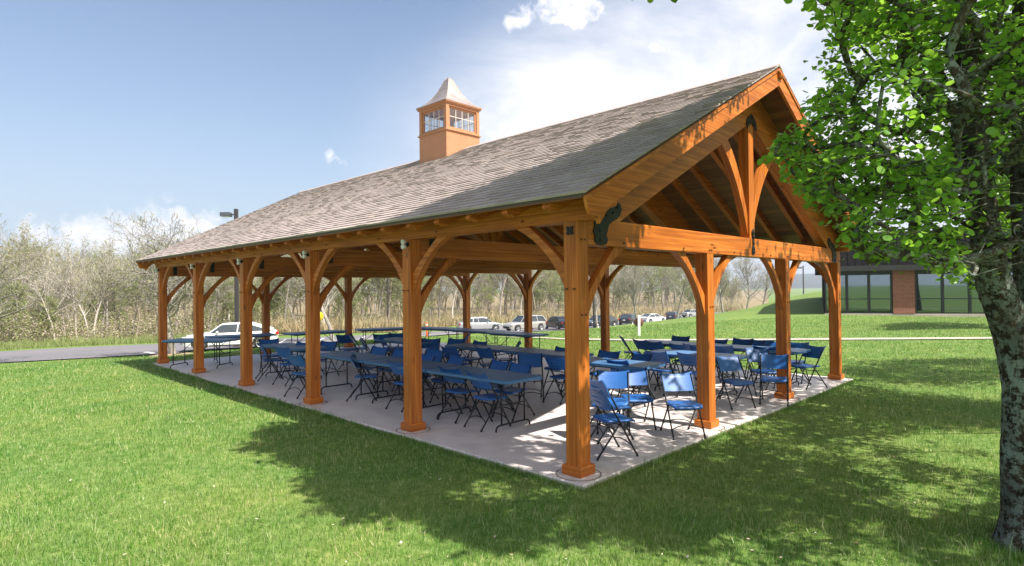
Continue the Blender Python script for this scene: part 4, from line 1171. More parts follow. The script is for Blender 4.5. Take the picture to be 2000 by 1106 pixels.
# limb skeleton: every cluster hangs on the nearest node nearer to the stems
nodes = []; par = []
for q in (paths[1], paths[2]):
    P = q[0][::12]; st = len(nodes)
    for i, p in enumerate(P[4:]): nodes.append(p); par.append(-1)
order = np.argsort([min(np.linalg.norm(c-np.array(n_)) for n_ in nodes) for c in cl_])
base_n = len(nodes); NODE = [np.array(p) for p in nodes]; 
segs = []
for ci in order:
    c = cl_[ci]; A_ = np.array(NODE); d = np.linalg.norm(A_-c, axis=1)
    up = np.maximum(0, A_[:, 2]-c[2]+0.05)
    cost = d+up*0.9
    j = int(np.argmin(cost)); a = NODE[j]
    L = np.linalg.norm(c-a); k_ = max(1, int(L/0.28)); prev = j
    mid = rg.normal(0, 0.05*L, 3)
    for q in range(1, k_+1):
        t = q/k_; p = a*(1-t)+c*t+mid*math.sin(math.pi*t)+np.array([0, 0, 0.06*L*math.sin(math.pi*t)])
        NODE.append(p); par.append(prev); prev = len(NODE)-1
cnt = np.zeros(len(NODE)); kids = [[] for _ in NODE]
for i in range(len(NODE)-1, base_n-1, -1):
    cnt[i] += 1
    if par[i] >= 0: cnt[par[i]] += cnt[i] if par[i] >= base_n else 0
    if par[i] >= 0: kids[par[i]].append(i)
bp_ = []
for i in range(len(NODE)):
    ks = sorted(kids[i], key=lambda q: -cnt[q])
    for w_, k0 in enumerate(ks):
        if w_ == 0 and i >= base_n: continue
        path = [i, k0]
        while kids[path[-1]]: path.append(max(kids[path[-1]], key=lambda q: cnt[q]))
        P = np.array([NODE[q] for q in path]); r = np.array([0.0055+0.0050*cnt[q]**0.62 for q in path]); r[0] = r[1]; r = np.minimum(r, 0.06)
        if len(P) > 2:
            q = spline(np.concatenate([P, r[:, None]], 1), len(P)*3); P, r = q[:, :3], np.maximum(q[:, 3], 0.003)
        bp_.append((P, r))
V, F = tubes_np(bp_, 6, 0.06, 3)
np_mesh('limbs', V, F, BARKT, FT, smooth=True)
# leaves
LC = []; tw = []; LS = []
for c, r in zip(cl_, radii):
    n = int(rg.uniform(46, 66) if r < 0.25 else rg.uniform(44, 56))
    # short twigs carrying tufts of leaves
    for q in range(5):
        d = rg.normal(0, 1, 3); d[2] = abs(d[2])*0.4-0.15; d /= np.linalg.norm(d); tip = c+d*r*rg.uniform(0.8, 1.5)
        tu, tv, tD = proj(tip)
        if not (tD > 0 and tv > -10 and tu < 2000 and not inpoly(np.array(tu), np.array(tv), SIL)):
            tw.append((np.array([c, (c+tip)/2+rg.normal(0, 0.012, 3), tip]), np.array([0.0045, 0.0034, 0.002])))
        m_ = n//5
        t = rg.uniform(0.15, 1.08, m_)[:, None]
        LC.append(c*(1-t)+tip*t+rg.normal(0, 0.052, (m_, 3))); LS.append(np.full(m_, 0.047 if r < 0.25 else 0.085))
V, F = tubes_np(tw, 4); np_mesh('twigs', V, F, BARKT, FT, smooth=True)
LC = np.concatenate(LC); LS = np.concatenate(LS)
u_, v_, D_ = proj(LC)
ok = ~((D_ > 0) & (v_ > -10) & (u_ < 2000) & ~inpoly(u_, v_, [(p[0]-12, p[1]) if p[0] < 1700 else p for p in SIL]) & (rg.random(len(LC)) < np.where(u_ < 1570, 1.0, 0.85)))  # leaves outside the crown outline in image pixels are mostly dropped
# most leaves that would cover the stems in the camera view are removed
su = np.interp(v_, [-50, 120, 250, 360, 460, 540, 610, 700], [1880, 1888, 1900, 1912, 1925, 1938, 1962, 2000])
ok &= ~((D_ > 0) & (D_ < 4.85) & (v_ > 60) & (np.abs(u_-su) < 44) & (rg.random(len(LC)) < 0.86))
ok &= ~((D_ > 0) & (D_ < 4.85) & (v_ > 200) & (u_ > 1960) & (rg.random(len(LC)) < 0.86))
LC = LC[ok]; LS = LS[ok]
V, F = leaves_np(LC, None, LS, rg)
np_mesh('crown', V, F, LEAF, FT, smooth=True)

# neighbours beyond the right edge whose shade falls on the lawn
def shade_tree(base, poly, want, rmax, tmin, tmax, label, ulim=1960, lsz=0.11, nl=42, extra=None):
    t = empty('broadleaf_tree', (0, 0, 0), 0, label, 'tree')
    bz = float(H(base[0], base[1]))
    cs = over(poly, want, tmin, tmax, base, rmax, ulim, -45)
    if extra: cs += over(extra, 62, 5.2, 8.0, base, 6.5, ulim, -45)
    stem = spline([(base[0], base[1], bz-0.1, 0.26), (base[0]-.05, base[1]+.05, bz+1.2, 0.2), (base[0]-.15, base[1]+.1, bz+2.6, 0.17), (base[0]-.2, base[1]+.2, tmax-1, 0.10), (base[0], base[1]+.2, tmax+.4, 0.03)], 50)
    V, F = tubes_np([(stem[:, :3], stem[:, 3])], 14, 0.04, 5); np_mesh('trunk', V, F, BARK, t, smooth=True)
    ps = []
    for c in cs:
        j = stem[np.argmin(np.abs(stem[:, 2]-(bz+max(1.8, (c[2]-bz)*0.62))))]; a = j[:3]
        mid = (a+c)/2+rg.normal(0, 0.15, 3)+np.array([0, 0, 0.2])
        q = spline([(*a, 0.035), (*mid, 0.02), (*c, 0.006)], 8); ps.append((q[:, :3], q[:, 3]))
    V, F = tubes_np(ps, 5); np_mesh('limbs', V, F, BARKT, t, smooth=True)
    L_ = np.concatenate([c+rg.normal(0, 0.24, (nl, 3)) for c in cs]); V, F = leaves_np(L_, None, lsz, rg); np_mesh('crown', V, F, LEAF, t, smooth=True)
PB = [(3.4, -1.25), (3.7, -0.35), (5.2, -0.15), (6.9, -0.05), (8.6, -0.5), (8.4, -1.3), (7.6, -1.5), (8.2, -2.5), (5.9, -3.0), (5.6, -2.2), (4.4, -2.1)]
PB2 = [(3.25, 0.0), (5.0, 0.15), (8.8, 0.2), (8.9, 1.45), (3.3, 1.35)]
PC = [(9.2, -0.3), (10.9, 0.6), (13.2, 0.5), (15.6, -1.6), (15.6, -2.9), (12.6, -1.2), (10.7, -2.3), (9.4, -1.6)]
shade_tree((8.2, -7.2, 0), PB, 130, 5.0, 3.4, 6.6, 'leafy tree just beyond the right edge whose leaves show behind the foreground trunk', 1915, extra=PB2)
shade_tree((14.0, -6.6, 0), PC, 120, 5.5, 3.6, 7.2, 'second leafy tree beyond the right edge shading the lawn near the footpath', 1925)
shade_tree((31.0, -3.6, 0), [(26.6, 3.0), (29, 1.2), (32, 0.2), (34.5, 0.5), (34, 3.4), (30, 3.9)], 120, 6, 4.0, 8.0, 'leafy tree hidden behind the foreground trunk that shades the lawn before the building', 1930, 0.2, 36)
#SPLIT4
# ------------------------------------------------------------------ grass
def grass_field(n, Dmin, Dmax, pw, seed, hgt, wid, umin=-130, umax=2130):
    rg = np.random.default_rng(seed)
    k1 = 1-pw; U_ = rg.random(n)
    D = (Dmin**(k1+1)*(1-U_)+Dmax**(k1+1)*U_)**(1/(k1+1)) if abs(k1+1) > 1e-6 else Dmin*(Dmax/Dmin)**U_
    u = rg.uniform(umin, umax, n)
    L = (u-1000)/1159.573*D
    x = CAM[0]+D*math.cos(YAW)+L*Rr[0]; y = CAM[1]+D*math.sin(YAW)+L*Rr[1]
    keep = ~((x > -e-0.006) & (x < XM+e+0.006) & (y > -e-0.006) & (y < YM+e+0.006))
    nr = curve(NEAR, u); keep &= D < nr-0.5
    pc = np.interp(u, [p[0] for p in PTHC], [p[1] for p in PTHC]); keep &= ~((np.abs(D-pc) < 0.47) & (u > 690))
    keep &= np.hypot(x-T0[0], y-T0[1]) > 0.30
    x, y, D, u = x[keep], y[keep], D[keep], u[keep]; n = len(x)
    return x, y, D, rg
PTHC = [(700, 39.5), (800, 36), (900, 31), (1000, 26.6), (1100, 24.2), (1250, 23.2), (1500, 22.9), (2000, 22.4), (2500, 22)]
def blades(x, y, D, rg, h0, w0, name, material, label, lean=0.5):
    n = len(x); z = H(x, y)-0.004
    import mathutils.noise as mn
    gxs = np.linspace(-20, 45, 260)
    patch = 0.75+0.5*(0.5+0.5*np.sin(x*1.7+1.3*np.sin(y*1.1))*np.sin(y*1.9+1.7*np.sin(x*0.9+1)))*1.0
    h = h0*rg.gamma(6, 1/6, n)*patch; w = w0*np.maximum(1, D/6.5)*rg.uniform(0.6, 1.3, n)
    # lift: a few taller seedy blades
    tall = rg.random(n) < 0.02; h = np.where(tall, h*1.7, h)
    a = rg.uniform(0, 2*np.pi, n); ln = np.abs(rg.normal(0, lean, n))+0.1; b = rg.uniform(0, 2*np.pi, n)
    sx, sy = np.cos(a)*w/2, np.sin(a)*w/2; lx, ly = np.cos(b)*ln*h, np.sin(b)*ln*h
    V = np.empty((n, 5, 3))
    V[:, 0] = np.stack([x-sx, y-sy, z], 1); V[:, 1] = np.stack([x+sx, y+sy, z], 1)
    V[:, 2] = np.stack([x-sx*.8+lx*.35, y-sy*.8+ly*.35, z+h*.55], 1); V[:, 3] = np.stack([x+sx*.8+lx*.35, y+sy*.8+ly*.35, z+h*.55], 1)
    V[:, 4] = np.stack([x+lx, y+ly, z+h*np.sqrt(np.maximum(0.15, 1-0.4*ln**2))], 1)
    F = (np.array([[0, 1, 3], [0, 3, 2], [2, 3, 4]])[None]+5*np.arange(n)[:, None, None]).reshape(-1, 3)
    o = np_mesh(name, V.reshape(-1, 3), F, material, smooth=True); return tag(o, label, 'grass', kind='stuff')
x1, y1, D1, r1 = grass_field(520000, 3.6, 38, 1.7, 5, .05, .004)
# longer fringe along the slab edge
x2 = []; y2 = []
rf = np.random.default_rng(9)
n = 22000
t = rf.uniform(-0.3, XM+0.3, n//3); x2.append(t); y2.append(-e-0.01-np.abs(rf.normal(0, 0.045, n//3)))
t = rf.uniform(-0.3, YM+0.3, n); y2.append(t); x2.append(-e-0.01-np.abs(rf.normal(0, 0.045, n)))
t = rf.uniform(-0.3, YM+0.3, n//5); y2.append(t); x2.append(XM+e+0.01+np.abs(rf.normal(0, 0.045, n//5)))
x2 = np.concatenate(x2); y2 = np.concatenate(y2)
# rough tuft round the tree foot
ta = rf.uniform(0, 2*np.pi, 2500); trd = 0.27+np.abs(rf.normal(0, 0.10, 2500))
x2 = np.concatenate([x2, T0[0]+np.cos(ta)*trd]); y2 = np.concatenate([y2, T0[1]+np.sin(ta)*trd])
D2 = uD(x2, y2)[1]
xa = np.concatenate([x1, x2]); ya = np.concatenate([y1, y2]); Da = np.concatenate([D1, D2])
blades(xa, ya, Da, r1, 0.047, 0.0038, 'grass', GRASS, 'short green grass covering the lawn')
# dandelion clocks / pale litter specks
# tall tan grass between the car park and the wood
TAN = leaf_mat('dry_meadow_grass', [(0.30, 0.23, 0.13), (0.42, 0.33, 0.20), (0.52, 0.43, 0.27), (0.25, 0.27, 0.11)], (0.5, 0.42, 0.25), 0.3, 0.8)
def band(n, pts0, pts1, umin, umax, seed):
    rg = np.random.default_rng(seed); u = rg.uniform(umin, umax, n); a = curve(pts0, u); b = curve(pts1, u)
    D = a+(b-a)*rg.random(n); x = []; L = (u-1000)/1159.573*D
    return CAM[0]+D*math.cos(YAW)+L*Rr[0], CAM[1]+D*math.sin(YAW)+L*Rr[1], D, rg
bx_, by_, bD, br = band(30000, [(480, 50), (600, 51), (780, 56), (900, 84), (1060, 95), (1200, 111), (1450, 143)], [(480, 53), (600, 57), (780, 66), (900, 92), (1060, 104), (1200, 120), (1450, 155)], 470, 1450, 31)
blades(bx_, by_, bD, br, 0.80, 0.010, 'dry_grass', TAN, 'tall dry tan grass between car park and wood', 0.3)
bx_, by_, bD, br = band(9000, [(-200, 33.6), (0, 34), (300, 39), (480, 45)], [(-200, 36), (0, 37), (300, 42), (480, 48)], -200, 480, 32)
blades(bx_, by_, bD, br, 0.32, 0.006, 'verge_grass', BUDG, 'rough yellow-green grass on the verge beyond the road', 0.4)

# scattered pale petals and dead leaves in the turf and on the slab edge
rl = np.random.default_rng(66); nl_ = 420
uu = rl.uniform(0, 2000, nl_); Dd = 4.2+14*rl.random(nl_)**1.6; LL = (uu-1000)/1159.573*Dd
lx = CAM[0]+Dd*math.cos(YAW)+LL*Rr[0]; ly = CAM[1]+Dd*math.sin(YAW)+LL*Rr[1]
on = (lx > -e) & (lx < XM+e) & (ly > -e) & (ly < YM+e)
keep_ = ~on | (rl.random(nl_) < 0.5); lx, ly, on = lx[keep_], ly[keep_], on[keep_]
lz = np.where(on, 0.008, H(lx, ly)+0.035); C_ = np.stack([lx, ly, lz], 1); n_l = len(C_)
a_ = rl.uniform(0, 6.28, n_l); s1 = rl.uniform(0.008, 0.022, n_l)[:, None]
d1 = np.stack([np.cos(a_), np.sin(a_), rl.uniform(-.25, .25, n_l)*(~on)], 1)*s1; d2 = np.stack([-np.sin(a_), np.cos(a_), rl.uniform(-.3, .3, n_l)*(~on)], 1)*s1*0.6
Vl = np.stack([C_-d1, C_-d2, C_+d1, C_+d2], 1).reshape(-1, 3)
tag(np_mesh('fallen_leaves', Vl, np.arange(4*n_l).reshape(n_l, 4), leaf_mat('dead_leaf', [(0.30, 0.20, 0.11), (0.55, 0.46, 0.32), (0.75, 0.70, 0.60)], (0.5, 0.4, 0.25), 0.2, 0.7)), 'scattered pale dead leaves and petals in the grass', kind='stuff')

# ------------------------------------------------------------------ bare spring trees
def bare_tree_mesh(seed, hgt, r0, nmain, spread, dens, bud, bsz, upright=0.75, lowfrac=0.35):
    """returns (trunk paths), bud centres"""
    rg = np.random.default_rng(seed); paths = []; buds = []
    def grow(p, d, L, r, lev):
        n = 5 if lev < 2 else 4
        P = [p]; dd = d.copy()
        for i in range(n):
            dd = dd+rg.normal(0, 0.10+0.05*lev, 3)+np.array([0, 0, 0.05*(lev > 0)]); dd /= np.linalg.norm(dd); P.append(P[-1]+dd*L/n)
        P = np.array(P); R = np.linspace(r, r*0.35, n+1); paths.append((P, R, lev))
        if lev >= 3:
            k = rg.poisson(bud)
            for _ in range(k): buds.append(P[rg.integers(1, n+1)]+rg.normal(0, 0.07, 3))
            return
        nk = [0, dens, dens, dens][lev+1]
        for _ in range(int(nk*(1 if lev else nmain))):
            t = rg.uniform(lowfrac if lev == 0 else 0.25, 1.0); q = t*n; i = min(int(q), n-1); f = q-i
            pp = P[i]*(1-f)+P[i+1]*f
            side = rg.normal(0, 1, 3); side -= dd*side.dot(dd); side /= np.linalg.norm(side)+1e-9
            nd = dd*(upright if lev == 0 else 0.7)+side*spread; nd[2] += 0.15; nd /= np.linalg.norm(nd)
            grow(pp, nd, L*(0.50 if lev == 0 else 0.55)*rg.uniform(0.6, 1.15)*(1.25-t*0.55), max(r*(1-t*0.65)*0.45, 0.004), lev+1)
    grow(np.array([0, 0, -0.15]), np.array([rg.normal(0, .03), rg.normal(0, .03), 1.0]), hgt*0.86, r0, 0)
    return paths, np.array(buds) if len(buds) else np.zeros((0, 3))
def tree_arrays(seed, **k_):
    paths, buds = bare_tree_mesh(seed, **{a: b for a, b in k_.items() if a not in ('fine',)})
    big = [(P, r) for P, r, l in paths if l <= 1]; small = [(P, np.maximum(r, 0.006*k_.get('fine', 1))) for P, r, l in paths if l >= 2]
    Vb, Fb = tubes_np(big[:1], 8); 
    Vc, Fc = tubes_np(big[1:]+small, 3)
    V2 = np.concatenate([Vb, Vc]); F2 = np.concatenate([Fb, Fc+len(Vb)])
    return (V2, F2), buds
def bud_quads(B, s, rg):
    n = len(B); a = rg.normal(0, 1, (n, 3)); a /= np.linalg.norm(a, axis=1)[:, None]; b = np.cross(a, rg.normal(0, 1, (n, 3))); b /= np.linalg.norm(b, axis=1)[:, None]
    ss = (s*rg.uniform(0.5, 1.3, n))[:, None]
    V = np.stack([B-a*ss, B-b*ss*0.6, B+a*ss, B+b*ss*0.6], 1).reshape(-1, 3)
    return V, np.arange(4*n).reshape(n, 4)
rw = np.random.default_rng(77)
PROT = []
specs = [dict(hgt=11, r0=0.13, nmain=5, spread=0.75, dens=5, bud=3.0, bsz=0.085), dict(hgt=12.5, r0=0.16, nmain=5.5, spread=0.6, dens=5, bud=2.0, bsz=0.085),
         dict(hgt=9, r0=0.10, nmain=5, spread=0.9, dens=5, bud=4.5, bsz=0.09), dict(hgt=12, r0=0.14, nmain=4.5, spread=0.7, dens=5, bud=0.8, bsz=0.08), dict(hgt=7, r0=0.08, nmain=6, spread=0.9, dens=5, bud=6, bsz=0.09, lowfrac=0.15),
         dict(hgt=10, r0=0.12, nmain=5, spread=0.8, dens=5, bud=0.5, bsz=0.08)]
for i, sp in enumerate(specs):
    bs = sp['bsz']; (V, F), B = tree_arrays(100+i, **sp, fine=1.6)
    PROT.append((V, F, *bud_quads(B, bs, rw), sp['hgt']))
def tree_thing(name, proto_objs, loc, rz, sc, label, group=None):
    t = empty(name, loc, rz, label, 'tree', group); t.scale = (sc, sc, sc*1.0)
    for o in proto_objs:
        c = o.copy(); COL.objects.link(c); c.parent = t
    return t
# meshes shared by the individual trees
MESHP = []
for i, (V, F, VB, FB, h_) in enumerate(PROT):
    bark = BARKW if i in (1, 3) else (BARKG if i in (0, 5) else TWIG)
    a = np_mesh('trunk', V, F, bark, smooth=True); b = np_mesh('crown', VB, FB, BUD if i % 2 else BUDG)
    MESHP.append((a, b))
GW = 'bare spring trees along the front of the wood'
WB0 = [(-400, 36), (0, 38.5), (300, 44), (480, 50), (600, 58), (780, 68), (900, 95), (1060, 106), (1200, 122), (1350, 140), (1440, 150)]
wl = ['slender bare tree with yellow-green buds in the front row of the wood', 'pale-trunked bare tree with sparse buds in the front row of the wood', 'bushy budding young tree in the front row of the wood',
      'pale-trunked leafless tree in the front row of the wood', 'low yellow-green budding tree in the front row of the wood', 'grey leafless tree in the front row of the wood']
used = {}
for i in range(78):
    u = -260+1700*(i+rw.uniform(0, 1))/78; D = float(curve(WB0, u))*rw.uniform(1.0, 1.10); x, y = pixel_ground(u, D)
    kx_ = int(rw.choice([0, 1, 2, 3, 4, 5])); far = float(np.interp(u, [0, 300, 600, 900, 1330, 1420, 1440], [0.50, 0.56, 0.80, 1.15, 1.2, 0.8, 0.6])); sc_ = far*rw.uniform(0.8, 1.08)
    tree_thing('bare_tree', MESHP[kx_], (x, y, float(H(x, y))), rw.uniform(0, 6.28), sc_, wl[kx_], GW+' ('+['slender', 'pale-trunked sparse', 'bushy', 'pale leafless', 'low', 'grey'][kx_]+')')
# the mass of the wood behind them: one object
def mass(name, count, u0, u1, dep0, dep1, seed, sc_fn, protos, matsel, label):
    rg = np.random.default_rng(seed); VV = []; FF = []; MI = []; b = 0
    for i in range(count):
        u = rg.uniform(u0, u1); D = float(curve(WB0, u))+rg.uniform(dep0, dep1)*(1 if u < 850 else 1.2); x, y = pixel_ground(u, D)
        V, F, VB, FB, h_ = PROT[protos[rg.integers(len(protos))]]
        s = sc_fn(u, D)*rg.uniform(0.82, 1.06); a = rg.uniform(0, 6.28); c_, s_n = math.cos(a), math.sin(a); M3 = np.array([[c_, -s_n, 0], [s_n, c_, 0], [0, 0, 1]]).T*s
        o = np.array([x, y, float(H(x, y))])
        VV.append(V@M3+o); FF.append(F+b); MI.append(np.full(len(F), rg.choice([0, 0, 1]))); b += len(V)
        VV.append(VB@M3+o); FF.append(FB+b); MI.append(np.full(len(FB), rg.choice([2, 3, 3]))); b += len(VB)
    o = np_mesh(name, np.concatenate(VV), np.concatenate(FF), [TWIG, BARKG, BUD, BUDG], mi=np.concatenate(MI))
    return tag(o, label, 'wood', kind='stuff')
scf = lambda u, D: (4.1+float(np.interp(u, [350, 650, 1300, 1380, 1440], [0.086, 0.10, 0.105, 0.06, 0.025]))*D)/12.5
mass('woods', 330, -400, 1440, 3, 75, 41, scf, [0, 1, 2, 3, 4, 5], None, 'mass of bare spring trees with tan twigs and yellow-green buds behind the car park')
# shrubs at the foot of the wood
def bush_cloud(n, seed, name, label):
    rg = np.random.default_rng(seed); C = []
    for i in range(n):
        u = rg.uniform(-300, 1450); q_ = rg.random()**1.5; D = float(curve(WB0, u))*(0.99+0.9*q_); x, y = pixel_ground(u, D); r = rg.uniform(0.7, 2.2); h_ = rg.uniform(1.0, 3.0)*(1+1.2*q_)
        m_ = 520; th = rg.uniform(0, 6.28, m_); rr = r*np.sqrt(rg.random(m_)); zz_ = h_*rg.random(m_)*(1-0.5*rr/r)
        C.append(np.stack([x+rr*np.cos(th), y+rr*np.sin(th), float(H(x, y))+zz_], 1))
    C = np.concatenate(C); V, F = bud_quads(C, 0.065, rg)
    o = np_mesh(name, V, F, [TWIG, BUD, BUDG], mi=rg.choice([0, 0, 0, 0, 1, 2, 2], len(F))); return tag(o, label, 'undergrowth', kind='stuff')
bush_cloud(520, 55, 'undergrowth', 'brushy tan and green undergrowth at the foot of the wood')
for a, b in MESHP:
    bpy.data.objects.remove(a); bpy.data.objects.remove(b)
# distinct trees
def special(u, D, label, seed, hgt, r0, nmain, spread, dens, bud, bark, budm=BUD, bsz=0.05, fine=1.0, low=0.3, up=0.75, group=None):
    x, y = pixel_ground(u, D); z = float(H(x, y)); (V, F), B = tree_arrays(seed, hgt=hgt, r0=r0, nmain=nmain, spread=spread, dens=dens, bud=bud, bsz=bsz, fine=fine, lowfrac=low, upright=up)
    t = empty('bare_tree', (x, y, z), rw.uniform(0, 6), label, 'tree', group)
    np_mesh('trunk', V, F, bark, t, smooth=True)
    if len(B): VB, FB = bud_quads(B, bsz, rw); np_mesh('crown', VB, FB, budm, t)
    return t, (x, y, z)
t1, p1_ = special(338, 28.2, 'spreading bare tree in a mulch ring just behind the leftmost pavilion post', 201, 6.3, 0.17, 7, 1.05, 6, 0.5, BARKG, low=0.3, fine=1.2, up=0.45)
m = MB(); m.lathe([(0.0, 0.09), (0.5, 0.08), (0.95, 0.03), (1.1, -0.03)], (p1_[0], p1_[1], p1_[2]), 2, 24)
tag(m.build('mulch_ring', ground_mat('bark_mulch', [(0.3, (0.20, 0.13, 0.09)), (0.7, (0.38, 0.29, 0.22))], 12), None, recalc=False), 'pale bark mulch ring round the foot of the spreading bare tree', 'mulch')
special(-45, 26, 'bare tree at the left edge of the picture reaching branches into view', 202, 6.2, 0.15, 6, 1.0, 5, 0.4, BARKG, low=0.3, up=0.5)
special(650, 37.5, 'young thin tree with a pale trunk between the second and third long-side posts', 203, 6.6, 0.14, 5, 0.8, 6, 1.2, BARKG, low=0.35)
GR = 'young bare trees on the grass strip by the parked cars'
special(1245, 58, 'young bare tree standing in front of the white fastback car', 204, 7.5, 0.11, 6, 0.7, 6, 0.6, BARKG, fine=1.3, group=GR)
special(1318, 66, 'young bare tree in front of the dark car left of the second gable post', 205, 8.6, 0.13, 6, 0.75, 6, 0.5, BARKG, fine=1.4, group=GR)
special(1414, 74, 'twin-stemmed bare tree just right of the second gable post', 206, 7.8, 0.15, 6, 0.7, 6, 0.5, BARKG, fine=1.5, group=GR)
special(1455, 80, 'bare tree in the middle of the gap between the second and third gable posts', 207, 8.2, 0.15, 6, 0.75, 6, 0.4, BARKG, fine=1.5, group=GR)
special(1486, 88, 'small bare tree against the blue hills, left of the third gable post', 208, 8.0, 0.13, 6, 0.9, 5, 0.3, BARKG, fine=1.5, group=GR)
special(1165, 62, 'young bare tree behind the far side post, beyond the dark grey car', 209, 7.5, 0.11, 6, 0.7, 6, 0.6, BARKG, fine=1.3, group=GR)

# ------------------------------------------------------------------ far blue hills
HILLM = ground_mat('far_forest', [(0.3, (0.018, 0.026, 0.02)), (0.7, (0.035, 0.042, 0.03))], 0.02, None, 0.2)
V = []; nu = 90; 
ul = np.linspace(1180, 3000, nu)
for j, (dd, f) in enumerate([(1300, 0.0), (1450, 0.45), (1600, 0.8), (1800, 1.0), (2100, 0.9), (2600, 0.0)]):
    for i, u in enumerate(ul):
        x, y = pixel_ground(u, dd); hh = np.interp(u, [1180, 1400, 1470, 1530, 1700, 2000, 3000], [14, 16, 24, 42, 44, 50, 40])+3*math.sin(u*0.021)+1.5*math.sin(u*0.067)
        V.append((x, y, -6+hh*f))
ix = np.arange(6*nu).reshape(6, nu); F = np.stack([ix[:-1, :-1].ravel(), ix[:-1, 1:].ravel(), ix[1:, 1:].ravel(), ix[1:, :-1].ravel()], 1)
tag(np_mesh('hills', V, F, HILLM, smooth=True), 'long low wooded hills, blue with distance', kind='structure')
# ------------------------------------------------------------------ cars
def car_paint(name, c, metal=0.0, rough=0.28):
    m = bpy.data.materials.new(name); m.use_nodes = True; b = m.node_tree.nodes['Principled BSDF']; q = N(m.node_tree)
    b.inputs['Metallic'].default_value = metal; b.inputs['Roughness'].default_value = rough
    b.inputs['Coat Weight'].default_value = 0.8; b.inputs['Coat Roughness'].default_value = 0.05
    n_ = q.noise(q.new('ShaderNodeTexCoord').outputs['Object'], 2.5, 3)
    q.link(q.ramp(n_, [(0.3, tuple(x*0.9 for x in c)), (0.7, c)]), b.inputs['Base Color']); return m
PAINTS = dict(white=car_paint('white_car_paint', (0.80, 0.80, 0.79)), silver=car_paint('silver_car_paint', (0.50, 0.51, 0.53), 0.5), gold=car_paint('champagne_car_paint', (0.50, 0.49, 0.46), 0.4),
              black=car_paint('black_car_paint', (0.012, 0.013, 0.016)), grey=car_paint('dark_grey_car_paint', (0.09, 0.10, 0.12), 0.5), navy=car_paint('dark_blue_car_paint', (0.03, 0.04, 0.07), 0.3))
CGLASS = mat('dark_car_glass', (0.035, 0.045, 0.055), 0.04, 0.0, spec=0.9)
TYRE = mat('tyre_rubber', (0.02, 0.02, 0.02), 0.85); RIM = mat('alloy_rim', (0.62, 0.62, 0.63), 0.3, 0.8); PLAS = mat('black_trim', (0.02, 0.02, 0.022), 0.6)
HEADL = mat('headlight_glass', (0.75, 0.77, 0.8), 0.08, 0.2); TAILL = mat('tail_light_glass', (0.45, 0.01, 0.01), 0.15); PLATE = mat('number_plate', (0.7, 0.7, 0.62), 0.5)
